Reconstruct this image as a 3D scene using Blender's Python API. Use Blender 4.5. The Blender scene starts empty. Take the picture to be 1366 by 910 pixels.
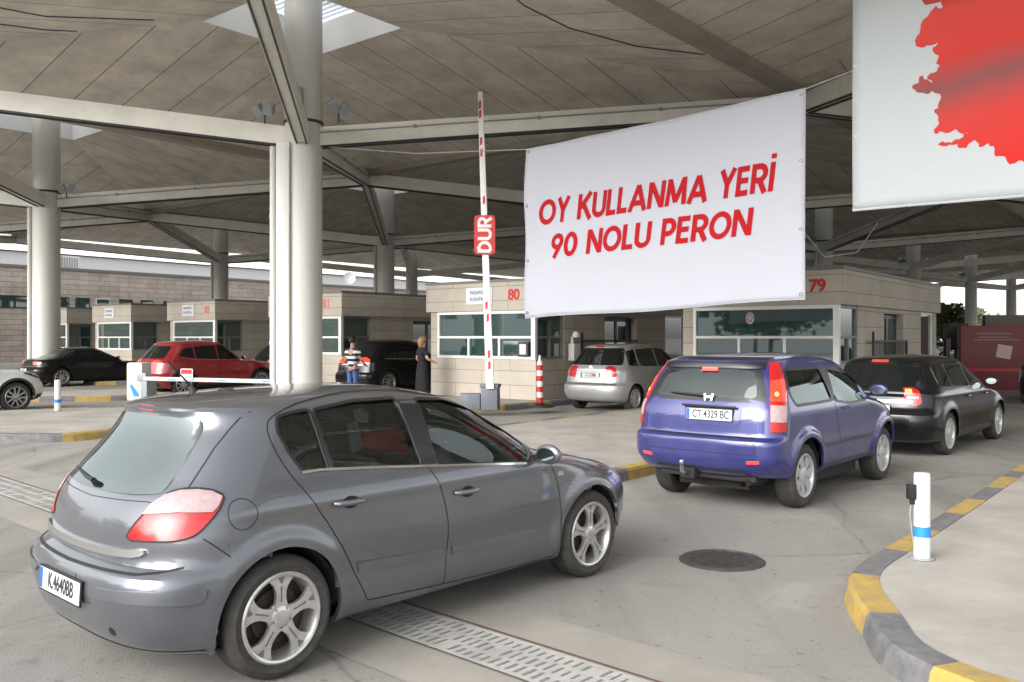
import bpy, bmesh, math, random
import numpy as np
from mathutils import Vector, Matrix
from mathutils.bvhtree import BVHTree

random.seed(7)
R = math.radians
PI = math.pi
S = bpy.context.scene
C = S.collection

# ------------------------------------------------------------------ camera
CAM_H = 1.76
F_PX = 1175.0            # focal length in pixels of the 1366 px wide photograph
HOR = 450.0
cam_d = bpy.data.cameras.new('camera')
cam_d.sensor_width = 36.0
cam_d.lens = 36.0 * F_PX / 1366.0
cam_d.shift_y = (455.0 - HOR) / 1366.0 * -1.0
cam_d.clip_start = 0.1
cam_d.clip_end = 3000.0
cam = bpy.data.objects.new('camera', cam_d)
C.objects.link(cam)
cam.location = (0, 0, CAM_H)
cam.rotation_euler = (R(90), 0, 0)
S.camera = cam

# ------------------------------------------------------------------ world, sun, exposure
SUN_EL, SUN_AZ = 27.0, 226.0     # azimuth clockwise from +Y: behind the camera
W = bpy.data.worlds.new('World')
S.world = W
W.use_nodes = True
wn, wl = W.node_tree.nodes, W.node_tree.links
sky = wn.new('ShaderNodeTexSky')
sky.sky_type = 'NISHITA'
sky.sun_disc = False
sky.sun_elevation = R(SUN_EL)
sky.sun_rotation = R(SUN_AZ)
sky.dust_density = 2.5
sky.air_density = 1.0
sky.ozone_density = 1.0
hs = wn.new('ShaderNodeHueSaturation')
hs.inputs['Saturation'].default_value = 0.16
wl.new(sky.outputs[0], hs.inputs['Color'])
wl.new(hs.outputs[0], wn['Background'].inputs['Color'])
wn['Background'].inputs['Strength'].default_value = 0.15
sd = bpy.data.lights.new('sun', 'SUN')
sd.energy = 0.75
sd.specular_factor = 0.2
sd.angle = R(50)
sd.color = (1.0, 0.97, 0.92)
sun = bpy.data.objects.new('sun', sd)
C.objects.link(sun)
sun.rotation_euler = (R(90 - SUN_EL), 0, R(180 - SUN_AZ))
S.view_settings.view_transform = 'Standard'
S.view_settings.look = 'None'
S.view_settings.gamma = 1.0
S.view_settings.use_curve_mapping = False
S.view_settings.exposure = 1.6
S.cycles.max_bounces = 10
S.cycles.diffuse_bounces = 8
S.cycles.transparent_max_bounces = 16

# ------------------------------------------------------------------ materials
MATS = {}
def mat(name, col, rough=0.6, metal=0.0, coat=0.0, noise=0.0, nscale=3.0, bump=0.0, bscale=40.0,
        emit=None, spec=0.5, col2=None, ior=None, streak=False):
    if name in MATS: return MATS[name]
    m = bpy.data.materials.new(name); m.use_nodes = True
    n, l = m.node_tree.nodes, m.node_tree.links
    b = n['Principled BSDF']
    c = tuple(col) + (1,)
    b.inputs['Base Color'].default_value = c
    b.inputs['Roughness'].default_value = rough
    b.inputs['Metallic'].default_value = metal
    b.inputs['Coat Weight'].default_value = coat
    b.inputs['Coat Roughness'].default_value = 0.04
    b.inputs['Specular IOR Level'].default_value = spec
    if ior: b.inputs['IOR'].default_value = ior
    if emit:
        b.inputs['Emission Color'].default_value = tuple(emit[:3]) + (1,)
        b.inputs['Emission Strength'].default_value = emit[3]
    if noise > 0 or bump > 0:
        tc = n.new('ShaderNodeTexCoord')
        mp = n.new('ShaderNodeMapping')
        l.new(tc.outputs['Object'], mp.inputs[0])
        if streak: mp.inputs['Scale'].default_value = (1, 1, 0.12)
    if noise > 0:
        nt = n.new('ShaderNodeTexNoise'); nt.inputs['Scale'].default_value = nscale
        nt.inputs['Detail'].default_value = 8; nt.inputs['Roughness'].default_value = 0.65
        l.new(mp.outputs[0], nt.inputs['Vector'])
        mr = n.new('ShaderNodeMapRange')
        mr.inputs[1].default_value = 0.3; mr.inputs[2].default_value = 0.7
        l.new(nt.outputs[0], mr.inputs[0])
        mx = n.new('ShaderNodeMix'); mx.data_type = 'RGBA'
        d = tuple(col2) + (1,) if col2 else tuple(max(0, x * (1 - noise)) for x in col) + (1,)
        mx.inputs['A'].default_value = d
        mx.inputs['B'].default_value = c
        l.new(mr.outputs[0], mx.inputs['Factor'])
        l.new(mx.outputs['Result'], b.inputs['Base Color'])
    if bump > 0:
        bt = n.new('ShaderNodeTexNoise'); bt.inputs['Scale'].default_value = bscale
        bt.inputs['Detail'].default_value = 5
        l.new(tc.outputs['Object'], bt.inputs['Vector'])
        bp = n.new('ShaderNodeBump'); bp.inputs['Strength'].default_value = bump
        bp.inputs['Distance'].default_value = 0.01
        l.new(bt.outputs[0], bp.inputs['Height'])
        l.new(bp.outputs[0], b.inputs['Normal'])
    MATS[name] = m
    return m

def brick_mat(name, c1, c2, mortar, bw, bh, msize=0.01, rough=0.8, off=0.5, stain=0.25, bump=0.3):
    """stone or panel cladding laid out in metres of the mesh's UV map"""
    if name in MATS: return MATS[name]
    m = bpy.data.materials.new(name); m.use_nodes = True
    n, l = m.node_tree.nodes, m.node_tree.links
    b = n['Principled BSDF']; b.inputs['Roughness'].default_value = rough
    uv = n.new('ShaderNodeUVMap'); uv.uv_map = 'UVMap'
    br = n.new('ShaderNodeTexBrick')
    br.offset = off
    br.inputs['Scale'].default_value = 1.0
    br.inputs['Color1'].default_value = tuple(c1) + (1,)
    br.inputs['Color2'].default_value = tuple(c2) + (1,)
    br.inputs['Mortar'].default_value = tuple(mortar) + (1,)
    br.inputs['Mortar Size'].default_value = msize
    br.inputs['Mortar Smooth'].default_value = 0.2
    br.inputs['Brick Width'].default_value = bw
    br.inputs['Row Height'].default_value = bh
    l.new(uv.outputs[0], br.inputs['Vector'])
    tc = n.new('ShaderNodeTexCoord')
    nt = n.new('ShaderNodeTexNoise'); nt.inputs['Scale'].default_value = 0.9; nt.inputs['Detail'].default_value = 10
    nt.inputs['Roughness'].default_value = 0.7
    l.new(tc.outputs['Object'], nt.inputs['Vector'])
    mr = n.new('ShaderNodeMapRange'); mr.inputs[1].default_value = 0.35; mr.inputs[2].default_value = 0.7
    mr.inputs[3].default_value = 1 - stain; mr.inputs[4].default_value = 1.0
    l.new(nt.outputs[0], mr.inputs[0])
    mx = n.new('ShaderNodeVectorMath'); mx.operation = 'SCALE'
    l.new(br.outputs['Color'], mx.inputs[0]); l.new(mr.outputs[0], mx.inputs['Scale'])
    l.new(mx.outputs[0], b.inputs['Base Color'])
    bp = n.new('ShaderNodeBump'); bp.inputs['Strength'].default_value = bump; bp.inputs['Distance'].default_value = 0.01
    inv = n.new('ShaderNodeMath'); inv.operation = 'SUBTRACT'; inv.inputs[0].default_value = 1
    l.new(br.outputs['Fac'], inv.inputs[1]); l.new(inv.outputs[0], bp.inputs['Height'])
    l.new(bp.outputs[0], b.inputs['Normal'])
    MATS[name] = m
    return m

def glass_mat(name, tint, ior=1.5, rough=0.01):
    """thin pane: clear tinted transmission plus a mirror reflection"""
    if name in MATS: return MATS[name]
    m = bpy.data.materials.new(name); m.use_nodes = True
    n, l = m.node_tree.nodes, m.node_tree.links
    n.remove(n['Principled BSDF'])
    t = n.new('ShaderNodeBsdfTransparent'); t.inputs[0].default_value = tuple(tint) + (1,)
    g = n.new('ShaderNodeBsdfGlossy'); g.inputs['Roughness'].default_value = rough
    g.inputs['Color'].default_value = (0.9, 1.0, 0.97, 1)
    fr = n.new('ShaderNodeFresnel'); fr.inputs['IOR'].default_value = ior
    mx = n.new('ShaderNodeMixShader')
    l.new(fr.outputs[0], mx.inputs[0]); l.new(t.outputs[0], mx.inputs[1]); l.new(g.outputs[0], mx.inputs[2])
    l.new(mx.outputs[0], n['Material Output'].inputs['Surface'])
    MATS[name] = m
    return m

def ground_mat():
    m = bpy.data.materials.new('road_concrete'); m.use_nodes = True
    n, l = m.node_tree.nodes, m.node_tree.links
    b = n['Principled BSDF']
    tc = n.new('ShaderNodeTexCoord')
    def noise(s, det=8, r=0.6, dist=0.0):
        t = n.new('ShaderNodeTexNoise'); t.inputs['Scale'].default_value = s
        t.inputs['Detail'].default_value = det; t.inputs['Roughness'].default_value = r
        t.inputs['Distortion'].default_value = dist
        l.new(tc.outputs['Object'], t.inputs['Vector']); return t.outputs[0]
    def ramp(src, a, c, lo=0.0, hi=1.0):
        r = n.new('ShaderNodeMapRange'); r.inputs[1].default_value = a; r.inputs[2].default_value = c
        r.inputs[3].default_value = lo; r.inputs[4].default_value = hi
        l.new(src, r.inputs[0]); return r.outputs[0]
    def mix(fac, A, B):
        x = n.new('ShaderNodeMix'); x.data_type = 'RGBA'
        l.new(fac, x.inputs['Factor'])
        for k, v in (('A', A), ('B', B)):
            if isinstance(v, tuple): x.inputs[k].default_value = v + (1,)
            else: l.new(v, x.inputs[k])
        return x.outputs['Result']
    base = mix(ramp(noise(0.25, 10, 0.6, 0.6), 0.35, 0.65), (0.225, 0.217, 0.20), (0.32, 0.308, 0.285))
    base = mix(ramp(noise(1.7, 10, 0.7, 1.0), 0.42, 0.62, 0, 0.55), base, (0.265, 0.25, 0.225))
    # oil patches and tyre dirt
    base = mix(ramp(noise(0.9, 6, 0.6, 0.3), 0.60, 0.74, 0, 0.6), base, (0.13, 0.12, 0.105))
    base = mix(ramp(noise(4.5, 3, 0.5), 0.70, 0.76, 0, 0.65), base, (0.08, 0.075, 0.07))
    base = mix(ramp(noise(60, 4, 0.7), 0.35, 0.75, 0, 0.45), base, (0.14, 0.132, 0.12))
    base = mix(ramp(noise(14, 3, 0.6), 0.64, 0.69, 0, 0.6), base, (0.09, 0.086, 0.08))
    base = mix(ramp(noise(130, 3, 0.7), 0.55, 0.72, 0, 0.5), base, (0.42, 0.40, 0.37))
    base = mix(ramp(noise(3.1, 9, 0.75, 2.0), 0.57, 0.68, 0, 0.55), base, (0.12, 0.115, 0.105))
    base = mix(ramp(noise(0.55, 8, 0.65, 1.5), 0.56, 0.70, 0, 0.5), base, (0.36, 0.35, 0.325))
    mpt = n.new('ShaderNodeMapping'); mpt.inputs['Rotation'].default_value = (0, 0, R(39.5)); mpt.inputs['Scale'].default_value = (1.6, 0.09, 1)
    l.new(tc.outputs['Object'], mpt.inputs[0])
    tn = n.new('ShaderNodeTexNoise'); tn.inputs['Scale'].default_value = 1.0; tn.inputs['Detail'].default_value = 5
    l.new(mpt.outputs[0], tn.inputs['Vector'])
    base = mix(ramp(tn.outputs[0], 0.50, 0.68, 0, 0.5), base, (0.13, 0.124, 0.113))
    # hairline cracks
    vo = n.new('ShaderNodeTexVoronoi'); vo.feature = 'DISTANCE_TO_EDGE'; vo.inputs['Scale'].default_value = 0.32
    dm = n.new('ShaderNodeTexNoise'); dm.inputs['Scale'].default_value = 1.3; dm.inputs['Detail'].default_value = 6
    l.new(tc.outputs['Object'], dm.inputs['Vector'])
    va = n.new('ShaderNodeMixRGB'); va.inputs[0].default_value = 0.25
    l.new(tc.outputs['Object'], va.inputs[1]); l.new(dm.outputs['Color'], va.inputs[2])
    l.new(va.outputs[0], vo.inputs['Vector'])
    base = mix(ramp(vo.outputs['Distance'], 0.0, 0.006, 0.45, 0.0), base, (0.09, 0.085, 0.08))
    l.new(base, b.inputs['Base Color'])
    l.new(ramp(noise(0.9, 6), 0.3, 0.7, 0.55, 0.85), b.inputs['Roughness'])
    bp = n.new('ShaderNodeBump'); bp.inputs['Strength'].default_value = 0.5; bp.inputs['Distance'].default_value = 0.01
    l.new(noise(70, 6, 0.75), bp.inputs['Height']); l.new(bp.outputs[0], b.inputs['Normal'])
    return m

M_GROUND = ground_mat()
M_STONE = brick_mat('stone_cladding', (0.50, 0.45, 0.385), (0.455, 0.405, 0.34), (0.22, 0.195, 0.165), 1.9, 0.37, 0.008, stain=0.2)
M_WALL = brick_mat('stone_block_wall', (0.62, 0.53, 0.46), (0.48, 0.41, 0.35), (0.25, 0.22, 0.20), 1.6, 0.38, 0.02, stain=0.3)
M_ROOFP = brick_mat('roof_panel', (0.84, 0.785, 0.69), (0.79, 0.735, 0.64), (0.27, 0.235, 0.19), 1.3, 90.0, 0.018, off=0.0, stain=0.34, bump=0.2)
M_BEAM = mat('beam_paint', (0.80, 0.78, 0.71), 0.6, noise=0.22, nscale=1.2)
M_COL = mat('column_paint', (0.60, 0.59, 0.55), 0.55, noise=0.22, nscale=1.4, streak=True)
M_WHITE = mat('white_paint', (0.66, 0.66, 0.65), 0.5, noise=0.08, nscale=4)
M_WFRAME = mat('white_frame', (0.72, 0.72, 0.70), 0.4)
M_DARK = mat('dark_metal', (0.03, 0.03, 0.032), 0.5)
M_BLACK = mat('black_plastic', (0.012, 0.012, 0.013), 0.45)
M_RUB = mat('tyre_rubber', (0.022, 0.021, 0.020), 0.8, noise=0.4, nscale=20, col2=(0.05, 0.046, 0.04), bump=0.2, bscale=80)
M_ALU = mat('alloy_rim', (0.62, 0.61, 0.59), 0.32, metal=0.75, noise=0.3, nscale=25)
M_ALUD = mat('dull_rim', (0.45, 0.45, 0.45), 0.45, metal=0.5)
M_CHROME = mat('chrome', (0.75, 0.75, 0.74), 0.15, metal=1.0)
M_GREYP = mat('grey_box_paint', (0.13, 0.14, 0.17), 0.5, noise=0.3, nscale=10)
M_ISL = mat('island_concrete', (0.40, 0.375, 0.335), 0.85, noise=0.4, nscale=1.1, bump=0.3, bscale=60)
M_KY = mat('kerb_yellow', (0.47, 0.30, 0.05), 0.8, noise=0.6, nscale=7, bump=0.5, bscale=30, col2=(0.24, 0.19, 0.10))
M_KD = mat('kerb_grey', (0.085, 0.088, 0.098), 0.8, noise=0.5, nscale=8, bump=0.4, bscale=30, col2=(0.18, 0.175, 0.17))
M_RED = mat('red_paint', (0.46, 0.015, 0.012), 0.45)
M_REDPRINT = mat('red_print', (0.62, 0.045, 0.035), 0.7)
M_BLUE = mat('blue_tape', (0.02, 0.21, 0.62), 0.45)
M_PRINT = mat('print_dark', (0.02, 0.02, 0.025), 0.6)
M_BOOTHGL = mat('booth_glass', (0.022, 0.055, 0.048), 0.02, spec=0.5, ior=2.6)
M_WIRE = mat('rope', (0.30, 0.29, 0.27), 0.7)
M_CONC = mat('pale_concrete', (0.42, 0.39, 0.34), 0.8, noise=0.3, nscale=3, bump=0.3)

# ------------------------------------------------------------------ mesh helpers
class MB:
    def __init__(s): s.v = []; s.f = []; s.m = []
    def add(s, vs, fs, mi=0):
        o = len(s.v); s.v += [tuple(p) for p in vs]
        s.f += [tuple(i + o for i in f) for f in fs]; s.m += [mi] * len(fs)
        return s
    def box(s, x0, x1, y0, y1, z0, z1, mi=0, M=None):
        vs = [(x0,y0,z0),(x1,y0,z0),(x1,y1,z0),(x0,y1,z0),(x0,y0,z1),(x1,y0,z1),(x1,y1,z1),(x0,y1,z1)]
        if M is not None: vs = [M @ Vector(p) for p in vs]
        return s.add(vs, [(0,3,2,1),(4,5,6,7),(0,1,5,4),(1,2,6,5),(2,3,7,6),(3,0,4,7)], mi)
    def bar(s, a, b, w, h, mi=0):
        """rectangular bar from a to b, w across, h vertical"""
        a, b = Vector(a), Vector(b); d = (b - a).normalized()
        sx = d.cross(Vector((0, 0, 1)))
        if sx.length < 1e-4: sx = Vector((1, 0, 0))
        sx.normalize(); up = sx.cross(d).normalized()
        vs = []
        for p in (a, b):
            for i, j in ((-1, -1), (1, -1), (1, 1), (-1, 1)):
                vs.append(p + sx * (w / 2 * i) + up * (h / 2 * j))
        return s.add(vs, [(3,2,1,0),(4,5,6,7),(0,1,5,4),(1,2,6,5),(2,3,7,6),(3,0,4,7)], mi)
    def tube(s, pts, r, n=8, mi=0, cap=True):
        pts = [Vector(p) for p in pts]; rs = r if isinstance(r, (list, tuple)) else [r] * len(pts)
        o = []; prev = None
        for i, p in enumerate(pts):
            d = (pts[min(i + 1, len(pts) - 1)] - pts[max(i - 1, 0)]).normalized()
            if prev is None:
                a = Vector((0, 0, 1)) if abs(d.z) < 0.9 else Vector((1, 0, 0))
                sx = d.cross(a).normalized()
            else:
                sx = (prev - d * prev.dot(d)).normalized()
            prev = sx; up = sx.cross(d)
            for k in range(n):
                t = 2 * PI * k / n
                o.append(p + (sx * math.cos(t) + up * math.sin(t)) * rs[i])
        fs = []
        for i in range(len(pts) - 1):
            for k in range(n):
                k2 = (k + 1) % n
                fs.append((i * n + k, (i + 1) * n + k, (i + 1) * n + k2, i * n + k2))
        if cap:
            fs.append(tuple(range(n))); fs.append(tuple((len(pts) - 1) * n + k for k in reversed(range(n))))
        return s.add(o, fs, mi)
    def cyl(s, x, y, z0, z1, r, n=24, mi=0, r2=None):
        return s.tube([(x, y, z0), (x, y, z1)], [r, r if r2 is None else r2], n, mi)
    def lathe(s, prof, n=32, M=None, mi=0):
        """profile (radius, height) turned about z; M places it"""
        vs = []
        for r, z in prof:
            for k in range(n):
                t = 2 * PI * k / n
                p = Vector((r * math.cos(t), r * math.sin(t), z)); vs.append(M @ p if M is not None else p)
        fs = []
        for i in range(len(prof) - 1):
            for k in range(n):
                k2 = (k + 1) % n
                fs.append((i * n + k, i * n + k2, (i + 1) * n + k2, (i + 1) * n + k))
        return s.add(vs, fs, mi)
    def prism(s, poly, z0, z1, M=None, mi=0):
        n = len(poly)
        vs = [Vector((x, y, z0)) for x, y in poly] + [Vector((x, y, z1)) for x, y in poly]
        if M is not None: vs = [M @ p for p in vs]
        return s.add(vs, [tuple(reversed(range(n))), tuple(range(n, 2 * n))] +
                     [(i, (i + 1) % n, n + (i + 1) % n, n + i) for i in range(n)], mi)
    def build(s, name, mats, parent=None, smooth=False, bevel=0.0, angle=35, uv=True, fix=True):
        me = bpy.data.meshes.new(name)
        me.from_pydata([tuple(p) for p in s.v], [], s.f)
        if not isinstance(mats, (list, tuple)): mats = [mats]
        for m in mats: me.materials.append(m)
        me.polygons.foreach_set('material_index', s.m)
        if fix:
            bm = bmesh.new(); bm.from_mesh(me)
            bmesh.ops.recalc_face_normals(bm, faces=bm.faces)
            if bevel > 0:
                ed = [e for e in bm.edges if len(e.link_faces) == 2 and e.calc_face_angle(0) > R(30)]
                bmesh.ops.bevel(bm, geom=ed, offset=bevel, segments=2, profile=0.6, affect='EDGES')
            bm.to_mesh(me); bm.free()
        if uv: box_uv(me)
        if smooth or bevel > 0:
            me.polygons.foreach_set('use_smooth', [True] * len(me.polygons))
            me.set_sharp_from_angle(angle=R(angle))
        return link(name, me, parent)

def box_uv(me):
    uvl = me.uv_layers.new(name='UVMap')
    for p in me.polygons:
        n = p.normal; ax = max(range(3), key=lambda i: abs(n[i]))
        for li in p.loop_indices:
            c = me.vertices[me.loops[li].vertex_index].co
            uvl.data[li].uv = (c.y, c.z) if ax == 0 else ((c.x, c.z) if ax == 1 else (c.x, c.y))

def link(name, me, parent=None):
    o = bpy.data.objects.new(name, me); C.objects.link(o)
    if parent is not None: o.parent = parent
    return o

def thing(name, label, cat, loc=(0, 0, 0), rz=0.0, group=None):
    o = bpy.data.objects.new(name, None); C.objects.link(o)
    o.empty_display_size = 0.2
    o.location = loc; o.rotation_euler = (0, 0, rz)
    return tag(o, label, cat, group)
def tag(o, label, cat, group=None):
    o['label'] = label; o['category'] = cat
    if group: o['group'] = group
    return o
def struct(o):
    o['kind'] = 'structure'; return o

def text(name, s, size, m, parent=None, M=None, bold=0.0, shear=0.0, ext=0.002, align='CENTER', sx=1.0, space=1.0):
    cu = bpy.data.curves.new('txt', 'FONT'); cu.body = s; cu.size = size; cu.shear = shear
    cu.align_x = align; cu.align_y = 'CENTER'; cu.extrude = ext; cu.offset = bold; cu.space_character = space
    cu.resolution_u = 6
    o = bpy.data.objects.new('txt', cu); C.objects.link(o)
    bpy.context.view_layer.update()
    dg = bpy.context.evaluated_depsgraph_get()
    me = bpy.data.meshes.new_from_object(o.evaluated_get(dg))
    bpy.data.objects.remove(o); bpy.data.curves.remove(cu)
    T = Matrix.Diagonal((sx, 1, 1, 1))
    if M is not None: T = M @ T
    me.transform(T)
    me.materials.clear(); me.materials.append(m)
    me.name = name
    return link(name, me, parent)

def frame(o, ex, ez):
    """matrix whose x axis is ex, y axis is ez (up on the sign) and z their cross product"""
    ex = Vector(ex).normalized(); ez = Vector(ez).normalized(); n = ex.cross(ez)
    M = Matrix((ex, ez, n)).transposed().to_4x4(); M.translation = Vector(o)
    return M

def G(px, py, z=0.0):
    """point at height z seen at a photograph pixel"""
    Y = (CAM_H - z) * F_PX / (py - HOR)
    return Vector(((px - 683) / F_PX * Y, Y, z))
def AT(px, py, Y):
    return Vector(((px - 683) / F_PX * Y, Y, CAM_H - (py - HOR) / F_PX * Y))
def chaikin(p, n=2, closed=True):
    for _ in range(n):
        q = []
        N = len(p)
        for i in range(N if closed else N - 1):
            a, b = p[i], p[(i + 1) % N]
            q.append(tuple(a[k] * .75 + b[k] * .25 for k in range(len(a))))
            q.append(tuple(a[k] * .25 + b[k] * .75 for k in range(len(a))))
        if not closed: q = [p[0]] + q + [p[-1]]
        p = q
    return p
# ------------------------------------------------------------------ the ground
TH = R(39.5)
U = Vector((math.sin(TH), math.cos(TH), 0)); V = Vector((-math.cos(TH), math.sin(TH), 0))
g = MB()
N = 24; ext = 900.0
g.add([(-ext, -ext, 0), (ext, -ext, 0), (ext, ext, 0), (-ext, ext, 0)], [(0, 1, 2, 3)])
struct(g.build('ground', M_GROUND, uv=False, fix=False))

fc_ = MB(); fc_.add([(-70, -90, .004), (70, -90, .004), (70, 1.6, .004), (-70, 1.6, .004)], [(0, 1, 2, 3)])  # unseen pale sheet added behind the camera to bounce fill under the canopy
struct(fc_.build('bounce_sheet', mat('bounce_sheet_pale', (0.45, 0.43, 0.39), .85, noise=.3, nscale=.5), uv=False, fix=False))
def resample(p, step):
    out = []; N = len(p)
    d = [0]
    for i in range(N): d.append(d[-1] + (Vector(p[(i + 1) % N]) - Vector(p[i])).length)
    n = max(8, int(d[-1] / step)); j = 0
    for k in range(n):
        t = d[-1] * k / n
        while d[j + 1] < t: j += 1
        a, b = Vector(p[j]), Vector(p[(j + 1) % N])
        out.append(tuple(a + (b - a) * ((t - d[j]) / max(1e-6, d[j + 1] - d[j]))))
    return out

def island(outline, h=0.14, kw=0.22, seg=0.72, rounds=2, phase=0, anchor=None):
    p = resample(chaikin([tuple(q[:2]) for q in outline], rounds), 0.18)
    area = sum(p[i][0] * p[(i + 1) % len(p)][1] - p[(i + 1) % len(p)][0] * p[i][1] for i in range(len(p)))
    if area < 0: p.reverse()
    n = len(p); ins = []; rnd = []
    for i in range(n):
        a, b = Vector(p[i - 1]), Vector(p[(i + 1) % n]); t = (b - a).normalized()
        nn = Vector((-t.y, t.x)); ins.append(Vector(p[i]) + nn * kw); rnd.append(Vector(p[i]) + nn * 0.05)
    k = MB(); L = 0; band = int(seg / 0.18 + .5)
    if anchor:
        q = min(range(n), key=lambda i: (p[i][0] - anchor[0])**2 + (p[i][1] - anchor[1])**2); phase = (-q) % (2*band)
    for i in range(n):
        j = (i + 1) % n
        mi = ((i + phase) // band) % 2
        a, b = Vector(p[i]), Vector(p[j])
        k.add([(a.x, a.y, -0.02), (b.x, b.y, -0.02), (rnd[j].x * .5 + b.x * .5, rnd[j].y * .5 + b.y * .5, h - .03), (rnd[i].x * .5 + a.x * .5, rnd[i].y * .5 + a.y * .5, h - .03),
               (rnd[j].x, rnd[j].y, h), (rnd[i].x, rnd[i].y, h), (ins[j].x, ins[j].y, h), (ins[i].x, ins[i].y, h)],
              [(0, 1, 2, 3), (3, 2, 4, 5), (5, 4, 6, 7)], mi)
    o = k.build('kerb', [M_KD, M_KY], fix=False, smooth=True, angle=25); struct(o)
    s = MB(); s.add([(q.x, q.y, h - 0.004) for q in ins], [tuple(range(n))])
    struct(s.build('island_pavement', M_ISL, uv=False, fix=False))

def uvp(o, u, v): return Vector(o) + U * u + V * v

# island of booth 79 (nose behind the grey car), its right kerb runs past the blue car
A0 = G(885, 630); A1 = G(860, 551); 
island([A0 - U * 1.9, A0, A0 + U * 4, A0 + U * 22, A0 + U * 22 + V * 4.9, A0 + U * 8 + V * 4.9, A0 + U * 1.0 + V * 4.9, A0 - U * 1.2 + V * 4.6, A0 - U * 2.3 + V * 3.0, A0 - U * 2.7 + V * 1.2], phase=2)
# island of booth 80
B_ = [G(0, 591), G(60, 591), G(105, 589), G(205, 577), G(330, 566), G(480, 556), G(655, 550), G(700, 546)]
b_end = B_[-1] + U * 26
island(B_ + [b_end, b_end + V * 4.6, G(560, 546) + V * 2.4 , G(330, 548) + V * 1.0, G(200, 549), G(120, 551), G(40, 553.5), G(-120, 560), G(-260, 572), G(-120, 586)], phase=1, seg=0.9)
# island of booth 81
C_ = G(20, 537); c_end = G(150, 535.5)
rc = Vector((-5.0, 28.0, 0))
island([G(-200, 540), C_, c_end, G(240, 531), rc, rc + U * 20, rc + U * 20 + V * 5, rc + V * 5, rc - U * 9 + V * 6.5, G(-150, 530)], phase=3, seg=0.9)
for k, (bx, by) in enumerate([(-11.3, 34.2), (-16.5, 38.5), (-21.9, 43.5)]):
    r0 = Vector((bx, by, 0))
    island([r0 - U * 4, r0 + U * 18, r0 + U * 18 + V * 4.6, r0 - U * 4 + V * 4.6], seg=0.9)
# right foreground island
island([(6.77, 11.65), (3.84, 8.02), (2.88, 6.86), (2.36, 6.24), (2.15, 5.72), (2.05, 5.1), (1.93, 4.66), (2.1, 4.1), (2.7, 3.5), (4.0, 3.0), (9.5, 3.6), (22, 16), (40, 39), (35.6, 47.5)], seg=0.9, anchor=(2.85, 6.85), kw=0.22)

# ------------------------------------------------------------------ drainage strip across the lanes
SD = Vector((0.735, -0.678, 0)); SN = Vector((0.678, 0.735, 0))
def strip(o, t0, t1, w0, w1, z, m, name):
    a = Vector(o)
    mb = MB(); vs = [a + SD * t0 + SN * w0, a + SD * t1 + SN * w0, a + SD * t1 + SN * w1, a + SD * t0 + SN * w1]
    mb.add([(p.x, p.y, z) for p in vs], [(0, 1, 2, 3)])
    ob = mb.build(name, m, fix=False, uv=False)
    u = ob.data.uv_layers.new(name='UVMap')
    for li, c in zip(range(4), [(t0, w0), (t1, w0), (t1, w1), (t0, w1)]): u.data[li].uv = c
    return struct(ob)
s0 = (-1.045, 5.53, 0)
M_STRIP = mat('channel_concrete', (0.44, 0.43, 0.405), .8, noise=.35, nscale=4, bump=.3)
strip(s0, -11.0, 7.0, -0.42, 0.86, 0.004, mat('apron_concrete', (0.31, 0.29, 0.255), 0.85, noise=0.25, nscale=1.5, bump=0.2), 'road_apron')
strip(s0, -11.0, 7.0, 0.0, 0.42, 0.008, M_STRIP, 'drain_channel')
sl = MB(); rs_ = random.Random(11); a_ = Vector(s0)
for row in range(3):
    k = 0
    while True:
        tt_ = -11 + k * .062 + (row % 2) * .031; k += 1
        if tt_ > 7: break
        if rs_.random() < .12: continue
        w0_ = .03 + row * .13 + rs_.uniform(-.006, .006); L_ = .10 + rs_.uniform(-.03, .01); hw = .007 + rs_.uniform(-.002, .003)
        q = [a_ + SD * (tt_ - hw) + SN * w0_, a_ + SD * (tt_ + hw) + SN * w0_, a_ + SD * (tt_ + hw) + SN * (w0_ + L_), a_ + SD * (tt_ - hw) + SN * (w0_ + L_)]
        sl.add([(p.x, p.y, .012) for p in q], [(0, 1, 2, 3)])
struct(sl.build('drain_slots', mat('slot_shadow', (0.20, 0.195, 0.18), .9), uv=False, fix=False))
strip(s0, -11.0, 7.0, 0.435, 0.45, 0.010, mat('rusty_joint', (0.16, 0.06, 0.045), 0.8, noise=0.5, nscale=20), 'drain_joint')
strip(s0, -11.0, 7.0, -0.018, -0.006, 0.010, mat('tar_joint', (0.08, 0.07, 0.065), 0.8), 'drain_joint')

# manhole cover
mh = G(963, 748)
t = thing('manhole_cover', 'round black cast iron manhole cover set in the concrete lane behind the blue car', 'manhole cover', (mh.x, mh.y, 0), R(20))
M_IRON = mat('cast_iron', (0.035, 0.033, 0.031), 0.55, metal=0.3, noise=0.5, nscale=30, col2=(0.09, 0.085, 0.075))
mb = MB().lathe([(0.0, 0.012), (0.285, 0.012), (0.287, 0.016), (0.315, 0.016), (0.335, 0.002)], 48)
mb.build('rim', M_IRON, t, smooth=True)
mb = MB()
for i in range(-7, 8):
    for j in range(-7, 8):
        x, y = i * 0.038, j * 0.038
        if math.hypot(x, y) < 0.262 and (i + j) % 2 == 0:
            mb.box(x - .014, x + .014, y - .007, y + .007, 0.0125, 0.018)
        elif math.hypot(x, y) < 0.262:
            mb.box(x - .007, x + .007, y - .014, y + .014, 0.0125, 0.018)
mb.build('tread_studs', mat('worn_iron', (0.10, 0.095, 0.09), 0.5, metal=0.4, noise=0.6, nscale=12), t)

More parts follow.
